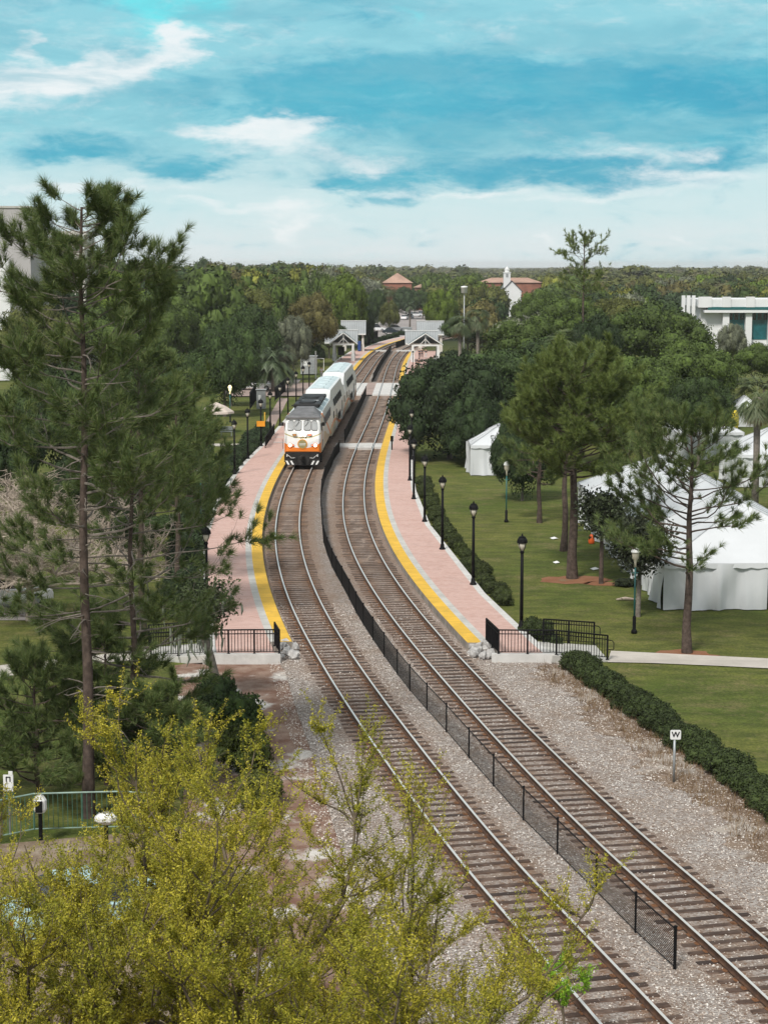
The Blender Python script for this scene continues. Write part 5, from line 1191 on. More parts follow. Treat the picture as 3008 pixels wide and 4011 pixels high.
# ------------------------------------------------------------------ hedges and bushes
SH = [proto_crown('bush_leaves', s_, 22, 3000, .055, .85, (.24, .42), under=-.2, core=.72, jit=.8) for s_ in (81, 82, 83)]
def bush(label, p, w_, h_, tint, group=None, name='bush'):
    me = SH[rt.randrange(3)]; z0, z1, rm = EXT[me.name]
    o = bpy.data.objects.new(name, me); C.objects.link(o); o.location = (p.x, p.y, -.1-z0*h_/(z1-z0)*.92); o.scale = (w_/2/rm, w_/2/rm*rt.uniform(.9, 1.15), h_/(z1-z0)); o.rotation_euler = (0, 0, rt.uniform(0, 6)); j = rt.uniform(.8, 1.2)
    o.color = tuple(c*j for c in tint)+(1,); return tag(o, label, 'bush', group)
hp = [P(*q) for q in ((2185, 2620), (2240, 2655), (2330, 2715), (2420, 2785), (2500, 2845), (2590, 2905), (2690, 2985), (2790, 3060), (2890, 3130), (3000, 3215), (3120, 3310), (3240, 3410))]
pts = []; d_ = 0
for a, c in zip(hp[:-1], hp[1:]):
    n_ = max(1, round((c-a).length/.72))
    for k in range(n_): pts.append(a+(c-a)*k/n_)
for i, p in enumerate(pts):
    bush('%s bush counting from the right ramp in the hedge running to the right edge' % ordn(i), p+Vector((.75+rt.uniform(-.12, .12), rt.uniform(-.1, .1), 0)), rt.uniform(1.25, 1.65), rt.uniform(.62, .98), (.040, .058, .017), 'hedge running from the right ramp to the right edge')
ho = [Vector((RO(y)+.75+.12*sin(y), y, 0)) for y in np.arange(88, 138, 1.15)]
for i, p in enumerate(ho):
    bush('%s low bush behind the right platform, counting from its near end' % ordn(i), p, rt.uniform(.85, 1.35), rt.uniform(.42, .8), (.050, .066, .020), 'low bushes along the right platform')
for i, (q, w_, h_) in enumerate((((2085, 2490), 1.3, 1.0), ((2130, 2485), 1.0, .75), ((2165, 2530), .9, .6))): bush(('taller', 'middle', 'smallest')[i]+' of the three bushes between the right platform and its ramp railing', P(*q), w_, h_, (.045, .065, .02), 'bushes by the right ramp')
ho = [Vector((LO(y)-.9+.2*sin(y*1.3), y, 0)) for y in np.arange(84, 176, 1.7)]
for i, p in enumerate(ho):
    bush('%s green bush along the left platform, counting from its near end' % ordn(i), p, rt.uniform(1.5, 2.3), rt.uniform(.9, 1.6), (.034, .056, .024), 'bushes along the left platform')
for i, (q, w_, h_, c) in enumerate((((905, 2900), 2.2, 1.9, (.05, .085, .02)), ((960, 3010), 2.0, 1.7, (.075, .10, .02)), ((850, 2790), 1.7, 1.6, (.035, .06, .02)), ((760, 2420), 1.8, 1.7, (.03, .05, .02)), ((1010, 3140), 1.6, 1.1, (.08, .09, .02)))):
    bush(('dark green', 'brightest green', 'small dark', 'dark mossy', 'low olive')[i]+' bush at the left of the bare earth' if i != 3 else 'dark mossy bush behind the left platform ramp', P(*q), w_, h_, c)
for i, (q, w_, h_) in enumerate((((2450, 2285), 1.4, .35), ((2040, 2000), 0, 0)) [:1]): bush('low dark patch of leaves beside the small trees on the lawn', P(*q), w_, h_, (.03, .04, .018))
# dry grass by the hedge and on the bare earth, weeds
rs = np.random.RandomState(5); pp = []; 
for p in vr:
    n = 260; pp.append(np.stack([p.x+rs.uniform(-1., 1., n)+rs.uniform(-.4, .4), p.y+rs.uniform(-.9, .9, n), np.full(n, -.1)], 1))
pp = np.concatenate(pp); n = len(pp); d = rs.randn(n, 4, 3)*.45+np.array([0, 0, 1]); d *= rs.uniform(.06, .30, (n, 1, 1)); sd_ = rs.randn(n, 4, 3)*np.array([1, 1, 0]); sd_ = sd_/np.linalg.norm(sd_, axis=2)[..., None]*.009
M['drygrass'] = islandmat('dry_grass', [(.08, .042, .022), (.20, .125, .065), (.33, .25, .15)], .9)
tag(polys('dry_grass', np.stack([pp[:, None]-sd_, pp[:, None]+sd_, pp[:, None]+d], 2).reshape(-1, 3, 3), M['drygrass']), kind='stuff')
# ------------------------------------------------------------------ tents
def tent(label, x0, x1, y0, y1, eave, ridge, hip=4., name='party_tent', group=None, open_door=None, seed=1, ripple=.34, posts=True):
    """x0..x1 wide, y0..y1 long, ridge along y"""
    r = random.Random(seed); root = thing(name, label, 'tent', (x0, y0, -.12), 0, group); W_, D_ = x1-x0, y1-y0; xm = W_/2; b = MB()
    def grid(b, p00, p10, p11, p01, nu, nv, f=lambda u, v: 0.):
        p00, p10, p11, p01 = map(Vector, (p00, p10, p11, p01)); n = (p10-p00).cross(p01-p00).normalized() if (p01-p00).length > 1e-3 else (p10-p00).cross(p11-p00).normalized()
        vs = []
        for i in range(nu+1):
            for j in range(nv+1):
                u, v = i/nu, j/nv; vs.append(p00*(1-u)*(1-v)+p10*u*(1-v)+p11*u*v+p01*(1-u)*v+n*f(u, v))
        b.add(vs, [(i*(nv+1)+j, (i+1)*(nv+1)+j, (i+1)*(nv+1)+j+1, i*(nv+1)+j+1) for i in range(nu) for j in range(nv)])
    nb_ = max(1, round((D_-2*hip)/4.5)); ra, rb2 = (xm, hip, ridge), (xm, D_-hip, ridge); sag = lambda u, v: -.10*sin(pi*v)*(.5+.5*abs(sin(pi*u*1)))
    def roofside(xe, sg):
        e = [hip*0]+[hip+(D_-2*hip)*k/nb_ for k in range(nb_+1)]+[D_]
        for k in range(nb_):
            a, c = hip+(D_-2*hip)*k/nb_, hip+(D_-2*hip)*(k+1)/nb_
            q = ((xe, a, eave), (xe, c, eave), (xm, c, ridge), (xm, a, ridge)); q = q if sg > 0 else (q[1], q[0], q[3], q[2])
            grid(b, *q, 8, 8, lambda u, v: -.16*sin(pi*u)*sin(pi*min(1, v*1.05)))
        for (a, c, t_) in ((0, hip, 0), (D_-hip, D_, 1)):
            p0, p1, p2 = ((xe, a, eave), (xe, c, eave), ra) if t_ == 0 else ((xe, a, eave), (xe, c, eave), rb2)
            q = (p0, p1, p2, p2); q = q if sg > 0 else (p1, p0, p2, p2); grid(b, *q, 6, 6, lambda u, v: -.08*sin(pi*u)*sin(pi*v))
    roofside(0, -1); roofside(W_, 1)
    grid(b, (0, 0, eave), (W_, 0, eave), ra, ra, 12, 6, lambda u, v: -.10*abs(sin(2*pi*u))*sin(pi*v)); grid(b, (W_, D_, eave), (0, D_, eave), rb2, rb2, 12, 6)
    b.build('roof', M['tentcloth'], root, True)
    sm = MB()
    for k in range(nb_+1):
        a = hip+(D_-2*hip)*k/nb_
        for xe in (0, W_): sm.tube([(xe, a, eave+.02), ((xe+xm)/2, a, (eave+ridge)/2+.02), (xm, a, ridge+.02)], .022, 4)
    for xe in (0, W_):
        for (ya, e) in ((0, ra), (D_, rb2)): sm.tube([(xe, ya, eave+.02), (e[0], e[1], ridge+.03)], .028, 4)
    sm.tube([(xm, hip, ridge+.02), (xm, D_-hip, ridge+.02)], .03, 4); sm.build('roof_seams', M['seam'], root)
    def wall(nm, a, c, skip=None):
        a, c = Vector(a), Vector(c); L_ = (c-a).length; nu = int(L_/.16); ph = [r.uniform(0, 6) for _ in range(4)]
        def f(u, v):
            q = u*L_; bay = abs(sin(pi*q/4.5)); return ripple*(1.-.55*v)*bay*(sin(q*4.1+ph[0]+1.2*sin(v*2.4+q*.3))*.55+sin(q*2.3+ph[1]-v*2.2)*.6+.3*sin(q*9+ph[2]))
        b = MB(); up = Vector((0, 0, eave-.02)); grid(b, a+Vector((0, 0, .03)), c+Vector((0, 0, .03)), c+up, a+up, nu, 7, f); b.build(nm, M['tentcloth'], root, True)
        b = MB(); n = (c-a).normalized().cross(Vector((0, 0, 1)))*.07; nn = int(L_/.12); vs = []      # scalloped valance
        for k in range(nn+1):
            p = a+(c-a)*k/nn+n; vs += [p+Vector((0, 0, eave+.01)), p+n*.3+Vector((0, 0, eave-.20-.06*abs(sin(k*.12*pi/.7))))]
        b.add(vs, [(2*k, 2*k+1, 2*k+3, 2*k+2) for k in range(nn)]); b.build('valance', M['tentcloth'], root, True)
    if open_door: wall('front_wall', (0, 0, 0), (open_door-x0, 0, 0)); wall('front_wall', (open_door-x0+2.4, 0, 0), (W_, 0, 0))
    else: wall('front_wall', (0, 0, 0), (W_, 0, 0))
    wall('side_wall', (0, D_, 0), (0, 0, 0)); wall('side_wall', (W_, 0, 0), (W_, D_, 0)); wall('back_wall', (W_, D_, 0), (0, D_, 0))
    n_ = max(1, round(D_/4.5)); pm = MB(); pm.tube([(0, 0, 0), (0, 0, eave)], .035, 6); p0 = None
    for k in range(n_+1):
        for x in (.06, W_-.06):
            if p0 is None: o = p0 = pm.build('tent_pole', M['grey_metal'], root)
            else: o = p0.copy(); C.objects.link(o); o.parent = root
            o.location = (x, .06+(D_-.12)*k/n_, 0)
    return root
q = P(2595, 2390, -.1); q2 = P(2190, 1945, -.1)
tr_ = tent('big long white tent with draped walls on the right lawn', 0, 9.6, 0, 33.0, 2.35, 4.75, 4.6, open_door=5.15, seed=3)
tr_.location = (q.x, q.y, -.12); tr_.rotation_euler = (0, 0, math.atan2(q2.y-q.y, q2.x-q.x)-pi/2)
q = P(1842, 1862, -.1); tent('white tent in the shade of the oaks beside the right platform', q.x, q.x+5, q.y, q.y+6, 2.45, 3.9, 2.4, seed=5)
q = P(2880, 1908, -.1); tent('smaller white tent at the right edge behind the big tent', q.x, q.x+7, q.y, q.y+7, 2.5, 4.4, 3.4, seed=6)
q = P(2640, 1800, -.1); tent('white tent glimpsed behind the open-branched pine', q.x, q.x+6, q.y, q.y+7, 2.4, 4.0, 3., seed=7)
q = P(2885, 1672, -.1); tent('small far white tent left of the shaggy palm', q.x, q.x+2.2, q.y, q.y+4, 2.2, 3.2, 1.5, seed=8, ripple=.04)
q = P(2868, 1680, -.1); b = MB(); b.lathe([(.5, 0), (.62, .5), (.6, 1.6), (.45, 1.9), (.1, 2.0)], 14, tuple(q)); tag(b.build('inflatable', simple('bright_yellow', (.8, .62, .03), .5, 0, .1)), 'bright yellow inflatable beside the small far tent', 'inflatable')
# small things on the lawn
q = P(2315, 2128, -.1); b = MB(); b.lathe([(.17, 0), (.2, .12), (.18, .35), (.1, .5), (.04, .56)], 9, tuple(q)); tag(b.build('orange_bag', M['orange']), 'orange bag on the lawn left of the small dark trees', 'bag')
for i, (x, y, w_) in enumerate(((2170, 2110, .3), (2180, 2205, .28), (2330, 2230, .34))):
    q = P(x, y, -.1); b = MB(); r = random.Random(i); b.add([(q.x+w_*cos(k*1.05)*r.uniform(.6, 1), q.y+w_*.9*sin(k*1.05)*r.uniform(.6, 1), -.1+.05*(k % 2)) for k in range(6)]+[(q.x, q.y, .03)], [(k, (k+1) % 6, 6) for k in range(6)])
    tag(b.build('litter', M['white_paint']), ('white scrap of litter farthest back on the lawn', 'white scrap of litter in the middle of the lawn', 'white scrap of litter beside the pine straw')[i], 'litter')
q = P(2455, 2352, -.1); b = MB(); b.tube([q+Vector((-.55, 0, .05)), q+Vector((-.1, .05, .1)), q+Vector((.45, 0, .06))], [.04, .09, .05], 7); b.tube([q+Vector((-.2, 0, .08)), q+Vector((-.35, -.2, .16))], .03, 5); tag(b.build('fallen_branch', M['twig']), 'pale fallen branch left of the white-capped lawn lamp', 'branch')

# ------------------------------------------------------------------ station shelters
def gable_shelter(label, cx, y0, pw, front=True, w=5.7, depth=5.0, ridge=5.4, eave=3.35, cxoff=0.):
    """grey metal roof with its ridge across the view and a small gable towards the camera"""
    root = thing('station_shelter', label, 'shelter', (cx, y0, PH)); R_ = ridge-PH; E_ = eave-PH; b = MB(); hw = w/2; rib = MB()
    b.slab([(-hw+cxoff, 0, E_), (hw+cxoff, 0, E_), (hw+cxoff, depth/2, R_), (-hw+cxoff, depth/2, R_)], .12)
    b.slab([(hw+cxoff, depth, E_), (-hw+cxoff, depth, E_), (-hw+cxoff, depth/2, R_+.002), (hw+cxoff, depth/2, R_+.002)], .12)
    b.build('roof', M['roofmetal'], root)
    n_ = int(w/.42)
    for k in range(n_+1): x = -hw+cxoff+w*k/n_; rib.tube([(x, -.02, E_+.02), (x, depth/2, R_+.03), (x, depth+.02, E_+.02)], .035, 4)
    rib.build('roof_seams', simple('roof_seam_dark', (.25, .27, .28), .5), root)
    b = MB(); b.box((cxoff, depth/2, R_+.04), (w+.1, .3, .12)); b.build('ridge_cap', M['white_paint'], root); b = MB(); b.box((cxoff, -.06, E_-.06), (w, .1, .24)); b.build('fascia', M['white_paint'], root)
    if front:
        g = pw/2+.75; gz = R_-.25; ge = 2.95; yb = .8; yf = -2.4; b = MB()
        b.slab([(-g, yf, ge), (0, yf, gz), (0, yb+.6, gz), (-g, yb, ge)][::-1], .1); b.slab([(g, yf, ge), (g, yb, ge), (0, yb+.6, gz+.001), (0, yf, gz+.001)][::-1], .1); b.build('gable_roof', simple('gable_roof_slate', (.13, .17, .17), .5, 0, .2), root)
        b = MB(); b.tube([(-g-.05, yf-.06, ge-.06), (0, yf-.06, gz-.04)], .10, 4); b.tube([(g+.05, yf-.06, ge-.06), (0, yf-.06, gz-.04)], .10, 4); b.build('barge_board', M['white_paint'], root)
        b = MB(); b.box((0, yf+.25, ge-.12), (pw+.5, .16, .28)); b.tube([(0, yf+.25, ge), (0, yf+.25, gz-.25)], .07, 4); b.tube([(-.9, yf+.25, ge), (0, yf+.25, ge+.95)], .06, 4); b.tube([(.9, yf+.25, ge), (0, yf+.25, ge+.95)], .06, 4); b.build('truss', M['white_paint'], root)
    for (x, y) in ((-pw/2, -2.1), (pw/2, -2.1), (-pw/2, depth-.6), (pw/2, depth-.6)) if front else ((-hw+.7+cxoff, .6), (hw-.6+cxoff, .6), (-hw+.7+cxoff, depth-.6), (hw-.6+cxoff, depth-.6)):
        b = MB(); pts = [(.30, 0), (.30, 1.0), (.24, 1.05), (.15, E_ if not front else 2.9)]
        for (a, z0), (c, z1) in zip(pts[:-1], pts[1:]):
            b.add([(-a, -a, z0), (a, -a, z0), (a, a, z0), (-a, a, z0), (-c, -c, z1), (c, -c, z1), (c, c, z1), (-c, c, z1)], [(0, 1, 5, 4), (1, 2, 6, 5), (2, 3, 7, 6), (3, 0, 4, 7)])
        b.build('pillar', M['cream' if not front else 'white_paint'], root, loc=(x, y, 0))
    return root
q = P(1345.6, 1413.6, PH); gable_shelter('nearer grey-roofed shelter on the far left platform', q.x, q.y+2.1, 3.25, cxoff=-.45)
b = MB(); b.box((q.x-.5, q.y+4.2, PH+1.5), (1.15, .2, 1.5)); b.box((q.x-.5, q.y+4.2, PH+.4), (.12, .12, .8)); tag(b.build('notice_board', M['under']), 'dark notice board inside the nearer left shelter', 'notice board')
q = P(1388, 1376, PH); gable_shelter('farther grey-roofed shelter on the far left platform', q.x-.2, q.y, 3, False, 4.8, 5.5, 6.0, 3.6)
b = MB(); b.box((q.x+.95, q.y-.1, PH+1.), (.6, .5, 1.9), 0, .05); tag(b.build('ticket_machine', simple('blue_machine', (.02, .06, .22), .4)), 'blue ticket machine under the farther left shelter', 'ticket machine')
q = P(1666, 1418, PH); gable_shelter('nearer grey-roofed shelter on the far right platform', q.x, q.y+2.1, 4.3, w=5.6, cxoff=-.6)
q = P(1690, 1378, PH); gable_shelter('farther grey-roofed shelter on the far right platform', q.x-.2, q.y, 3, False, 5.2, 5.5, 6.0, 3.6)
def shed(label, p, w_, d_, h_, m, name='utility_shed', cat='shed', panel=True):
    r = thing(name, label, cat, p); b = MB(); b.box((0, d_/2, h_/2), (w_, d_, h_), 0, .04); b.build('wall', m, r); b = MB(); b.box((0, d_/2, h_+.05), (w_+.2, d_+.2, .12), 0, .03); b.build('roof', M['roofmetal'], r)
    if panel: b = MB(); b.box((-.15*w_, -.01, h_*.62), (w_*.3, .02, h_*.25)); b.build('panel', M['white_paint'], r); b = MB(); b.box((w_*.25, -.012, h_*.42), (w_*.3, .02, h_*.8)); b.build('door', M['grey_metal'], r)
    return r
shed('grey utility shed behind the white pole left of the platform', P(1209, 1466), 2.5, 2.2, 2.7, simple('shed_grey', (.33, .34, .34), .8, 0, .1))
shed('grey utility cabinet beside the black fence on the left', P(1023, 1602), 1.05, .9, 2.2, M['grey_metal'], 'utility_cabinet', 'cabinet')
shed('grey box beside the far car park, left of the right shelters', P(1595, 1310), 2.2, 2, 1.6, M['grey_metal'], 'utility_cabinet', 'cabinet')
p = P(1237, 1484); r = thing('signal_pole', 'white pole with a cross arm beside the grey shed', 'pole', p); b = MB(); b.tube([(0, 0, 0), (0, 0, 4.1)], .09, 8); b.build('mast', M['white_paint'], r); b = MB(); b.tube([(0, 0, 3.0), (1.2, 0, 3.0), (1.2, 0, 1.2)], .06, 6); b.build('arm', M['white_paint'], r)
railing('black fence panel beside the grey utility cabinet on the left', [P(980, 1607), P(1004, 1570)], 2.1, name='panel_fence')
railing('dark green fence right of the grey utility cabinet', [P(1078, 1572), P(1100, 1552), P(1118, 1535)], 1.7, name='panel_fence')
p = P(1038, 1655); b = MB(); b.tube([p, p+Vector((0, 0, 1.1))], .07, 8); tag(b.build('bollard', M['yellow']), 'thin yellow marker post on the grass behind the left platform', 'post')
p = P(888, 1708); r = thing('park_bench', 'grey bench on the grass behind the left platform', 'bench', p)
b = MB(); b.box((0, 0, .45), (1.2, .42, .06), 0, .02); b.build('seat', M['grey_metal'], r); b = MB(); b.box((0, .2, .75), (1.2, .05, .4), 0, .02); b.build('backrest', M['grey_metal'], r)
for x in (-.5, .5): b = MB(); b.box((x, 0, .22), (.06, .4, .44)); b.build('leg', M['grey_metal'], r)
p = P(850, 1690); r = thing('patio_umbrella', 'beige garden umbrella behind the pine boughs left of the platform', 'umbrella', p); b = MB(); b.lathe([(1.75, 2.0), (1.8, 1.85), (1.76, 2.05), (.9, 2.6), (.05, 2.95)], 8); b.build('canopy', M['umbrella'], r); b = MB(); b.tube([(0, 0, 0), (0, 0, 2.9)], .03, 6); b.build('pole', M['white_paint'], r)

# ------------------------------------------------------------------ cars
def car(label, p, rz, color, L_=4.5, W_=1.8, Hc=1.45, kind='car', name='parked_car'):
    r = thing(name, label, kind, (p.x, p.y, p.z), rz, None); hl = L_/2; m = simple('car_paint', color, .3, .1, .06, 1, 0, 0, .5)
    k = L_/4.5; b = MB()
    prof = [(-hl, .32), (-hl, .75), (-hl+.1, .92), (-hl+.9*k, .98), (hl-1.1*k, .93), (hl-.12, .78), (hl, .62), (hl, .30)]
    secs = []
    for w_, ins in ((-W_/2, .06), (-W_/2+.06, 0), (W_/2-.06, 0), (W_/2, .06)): secs.append([(x*(1-ins*.3), w_, z+(.04 if ins and z < .5 else 0)-(.03 if ins and z > .5 else 0)) for x, z in prof])
    loft(b, secs); b.build('body', m, r)
    cab = [(-hl+.55*k, .95), (-hl+1.05*k, Hc-.04), (-hl+1.3*k, Hc), (hl-2.15*k, Hc), (hl-1.95*k, Hc-.03), (hl-1.15*k, .92)] if kind == 'car' else [(-.2, .95), (-.1, Hc-.04), (.1, Hc), (hl-2.0*k, Hc), (hl-1.85*k, Hc-.03), (hl-1.2*k, .92)]
    b = MB(); loft(b, [[(x, -W_/2+.13+(.12 if z > 1.1 else 0), z) for x, z in cab], [(x, W_/2-.13-(.12 if z > 1.1 else 0), z) for x, z in cab]]); b.build('windows', M['dkglass'], r)
    b = MB(); b.box(((cab[2][0]+cab[3][0])/2, 0, Hc+.015), (cab[3][0]-cab[2][0]+.1, W_-.42, .05), 0, .02); b.build('roof', m, r)
    for x in (-hl+.85*k, hl-.9*k):
        for y in (-1, 1):
            b = MB(); b.tube([(x, y*(W_/2-.2), .33), (x, y*(W_/2+.01), .33)], .33, 16); t_ = b.build('wheel', M['tire'], r); b = MB(); b.tube([(x, y*(W_/2+.01), .33), (x, y*(W_/2+.025), .33)], .2, 12); b.build('rim', M['grey_metal'], t_)
    for y in (-1, 1): b = MB(); b.box((hl-.02, y*(W_/2-.35), .68), (.06, .36, .14), 0, .02); b.build('headlight', M['lantern'], r); b = MB(); b.box((-hl+.01, y*(W_/2-.3), .72), (.05, .3, .16), 0, .02); b.build('tail_light', simple('tail_red', (.35, .01, .01), .3, 0, 0), r)
    return r
CW = (.78, .79, .80)
car('white pickup truck under the dark oak at the left', P(1000, 1527), 0, CW, 5.3, 1.9, 1.8, 'pickup')
car('dark grey car in the far car park behind the hedge', P(1534, 1308), .05, (.03, .04, .05))
car('white car behind the dark grey car in the far car park', P(1552, 1296), .1, CW)
car('white car at the left end of the far car park', P(1474, 1297), .0, CW, 5., 1.9, 1.9)
for i, (x, y, rz_, c) in enumerate(((1585, 1252, 1.4, CW), (1606, 1247, 1.4, (.70, .74, .75)), (1628, 1240, .3, CW), (1648, 1236, 1.5, (.2, .22, .24)), (1596, 1230, 1.3, CW))):
    car(('white car nearest the small palm in the distant car park', 'silver car right of the small palm in the distant car park', 'white car at the right of the distant car park', 'grey car at the right end of the distant car park', 'white car at the back of the distant car park')[i], P(x, y, -.09), rz_, c)
car('white car at the left edge behind the bare tree', P(20, 2372), .5, CW)
car('car with sky reflection painted pale aqua under the near trees at the bottom left', P(370, 3640), .45, (.42, .60, .62))  # aqua body colour stands in for sky mirrored in the windscreen
b = MB(); b.quad(*[tuple(P(1436, 1352, -.1)), tuple(P(1600, 1316, -.1)), tuple(P(1600, 1306, -.1)), tuple(P(1436, 1338, -.1))]); 
for i, q in enumerate([P(1440+22*k, 1349-6.3*k) for k in range(8)]): bush('%s bush of the clipped row in front of the far car park, from the left' % ordn(i), q, 2.0, 1.1, (.03, .05, .02), 'clipped row in front of the far car park')
railing('teal fence right behind the farther left shelter', [P(1440, 1352), P(1458, 1346), P(1480, 1338)], 2.4, name='panel_fence')

# ------------------------------------------------------------------ buildings
def windows(root, cols, rows, y, w_, h_, m, name='window', frame=.06):
    for x in cols:
        for z in rows:
            b = MB(); b.box((x, y, z), (w_+frame*2, .06, h_+frame*2)); f_ = b.build(name, M['white_paint'], root); b = MB(); b.box((x, y-.035, z), (w_, .02, h_)); b.build('pane', m, f_)
# grey tower block at the left edge
Y = 262; xl, xr = at(-160, 900, Y).x, at(118, 900, Y).x; ht = at(60, 815, Y).z
r = thing('tower_block', 'tall plain grey-white building at the left edge, behind the tall pine', 'building', (0, Y, 0)); b = MB(); b.box(((xl+xr)/2, 7, ht/2), (xr-xl, 14, ht)); b.build('wall', M['greywall'], r)
b = MB(); b.box(((xl+xr)/2, 7, ht+.15), (xr-xl+.3, 14.3, .3)); b.build('roof', M['concrete'], r); b = MB(); w2 = at(40, 900, Y).x; b.box(((xl+w2)/2, -.6, at(0, 1015, Y).z/2), (w2-xl, 1.2, at(0, 1015, Y).z)); b.build('annex', M['whitewall'], r)
Y = 300; xl, xr = at(190, 900, Y).x, at(330, 900, Y).x; zt, zb = at(200, 905, Y).z, at(200, 980, Y).z
r = thing('balcony_building', 'cream building with columned loggia glimpsed through the tall pine', 'building', (0, Y, 0)); b = MB(); b.box(((xl+xr)/2, 6, zb/2), (xr-xl, 12, zb)); b.box(((xl+xr)/2, 7, zt-.3), (xr-xl+.6, 13, .6)); b.box(((xl+xr)/2, 7, zb), (xr-xl, 8, (zt-zb)*1.9)); b.build('wall', M['cream'], r)
for k in range(7): b = MB(); b.tube([(xl+.2+(xr-xl-.4)*k/6, .5, zb), (xl+.2+(xr-xl-.4)*k/6, .5, zt-.5)], .13, 8); b.build('column', M['white_paint'], r)
# white office building on the right
Y = 350; g = lambda x, y: at(x, y, Y)
r = thing('office_building', 'white building with parapet, pilasters and teal glass at the right edge', 'building', (0, Y, 0)); x0, x1 = g(2734, 1200).x, g(3160, 1200).x; zt = g(2734, 1168).z; zc = g(2734, 1202).z
b = MB(); b.box(((x0+x1)/2, 8, zc/2), (x1-x0-1.2, 14, zc)); b.build('wall', M['whitewall'], r)
b = MB(); b.box(((x0+x1)/2, 7.6, (zt+zc)/2-.1), (x1-x0, 16.6, zt-zc-.2)); 
for x in (2757, 2841, 2934, 3030): c = g(x, 1180); b.box((c.x, -.8, (zt+zc)/2+.1), (1.7 if x > 2760 else 2.6, .4, zt-zc+.4))
b.build('parapet', M['whitewall'], r)
b = MB(); b.box(((x0+x1)/2+1, 6.8, zc-.28), (x1-x0-1.4, 15.6, .5)); b.build('cornice_band', M['teal'], r)
b = MB(); b.box(((x0+x1)/2+.5, 6.9, zc-.85), (x1-x0-1.0, 16, .5)); b.build('cornice', M['whitewall'], r)
for x in (2841, 2930, 3020): c = g(x, 1250); b = MB(); b.box((c.x, .3, zc/2-.6), (1.25, 1.4, zc-1.2)); b.build('pilaster', M['whitewall'], r)
zg0, zg1 = g(2850, 1330).z, g(2850, 1222).z
for a, c in ((2851, 2919), (2942, 3012)):
    xa, xb = g(a, 1250).x, g(c, 1250).x; b = MB(); b.box(((xa+xb)/2, .93, (zg0+zg1)/2), (xb-xa, .14, zg1-zg0)); f_ = b.build('window', M['tealglass'], r)
    for k in range(3): b = MB(); b.box((xa+(xb-xa)*(k+.5)/3, .84, zg1-.9), ((xb-xa)/3-.35, .05, 1.3)); b.build('pane', M['dkglass'], f_)
for k in range(3): c = g(2680+k*20, 1170); b = MB(); b.box((c.x, 1.5, c.z-4), (.65, .6, 9.2)); b.build('column', M['whitewall'], r)
# church
Y = 560; g = lambda x, y: at(x, y, Y)
r = thing('church', 'white church with a small steeple showing above the wood', 'church', (0, Y, 0)); a, c, t_ = g(1951, 1150), g(2027, 1128), g(2004, 1102); sw = g(1986, 1060)
hw = (c.x-a.x)/2; xm = t_.x; ze = g(2004, 1140).z
b = MB(); b.add([(xm-hw, 0, 0), (xm+hw, 0, 0), (xm+hw, 0, ze), (xm, 0, t_.z), (xm-hw, 0, ze)]+[(xm-hw, 16, 0), (xm+hw, 16, 0), (xm+hw, 16, ze), (xm, 16, t_.z), (xm-hw, 16, ze)], [(0, 1, 2, 3, 4), (5, 9, 8, 7, 6), (0, 4, 9, 5), (1, 6, 7, 2)]); b.build('wall', M['whitewall'], r)
b = MB(); b.slab([(xm-hw-.4, -.3, ze-.35), (xm, -.3, t_.z+.12), (xm, 16.3, t_.z+.12), (xm-hw-.4, 16.3, ze-.35)][::-1], .15); b.slab([(xm+hw+.4, -.3, ze-.35), (xm+hw+.4, 16.3, ze-.35), (xm, 16.3, t_.z+.121), (xm, -.3, t_.z+.121)][::-1], .15); b.build('roof', simple('church_slate', (.12, .12, .13), .7), r)
b = MB(); q = sw.x; b.box((q, 1.2, g(1986, 1085).z-1.8), (2.1, 2.1, 3.6+2*(g(1986, 1066).z-g(1986, 1085).z))); b.build('tower', M['whitewall'], r)
b = MB(); zt0 = g(1986, 1068).z; b.box((q, 1.2, zt0+.05), (2.4, 2.4, .25)); b.lathe([(.75, zt0), (.75, zt0+.9), (.9, zt0+.95), (.55, zt0+1.3), (.06, zt0+1.9), (.03, zt0+2.2)], 8, (q, 1.2, 0)); b.build('belfry', M['white_paint'], r)
b = MB(); b.box((q, .13, zt0-.9), (.7, .05, 1.1)); b.build('louvre', M['grey_metal'], r)
def hiproof(label, x0, x1, yt, ye, yb, Y, depth, m, apex=None):
    g = lambda x, y: at(x, y, Y); A, B_, = g(x0, ye), g(x1, ye); T = g((x0+x1)/2 if apex is None else apex, yt).z; w_ = B_.x-A.x; r = thing('tiled_roof_house', label, 'house', (0, Y, 0))
    ins = min(w_/2-.1, depth/2) if apex is None else w_/2-.01; b = MB(); b.box(((A.x+B_.x)/2, depth/2, A.z/2-.05), (w_-1, depth-1, A.z-.1)); b.build('wall', M['brickwall'], r)
    e = [(A.x, 0, A.z), (B_.x, 0, A.z), (B_.x, depth, A.z), (A.x, depth, A.z)]; t0 = (A.x+ins, depth/2, T); t1 = (B_.x-ins, depth/2, T); b = MB(); b.add(e+[t0, t1], [(0, 1, 5, 4), (1, 2, 5), (2, 3, 4, 5), (3, 0, 4), (3, 2, 1, 0)]); b.build('roof', m, r); return r
hiproof('brick house with a pyramid roof of orange tiles straight ahead', 1496, 1618, 1069, 1108, 1140, 690, 12, M['orangeroof'], 1556)
hiproof('low orange-tiled wing right of the pyramid-roofed house', 1620, 1692, 1111, 1126, 1150, 665, 9, M['orangeroof'])
hiproof('long orange-tiled roof behind the church', 1872, 2125, 1088, 1107, 1140, 640, 10, M['orangeroof'])
hiproof('small pink-tiled roof on the left skyline right of the tall pine', 625, 700, 1040, 1056, 1100, 420, 7, M['orangeroof'])
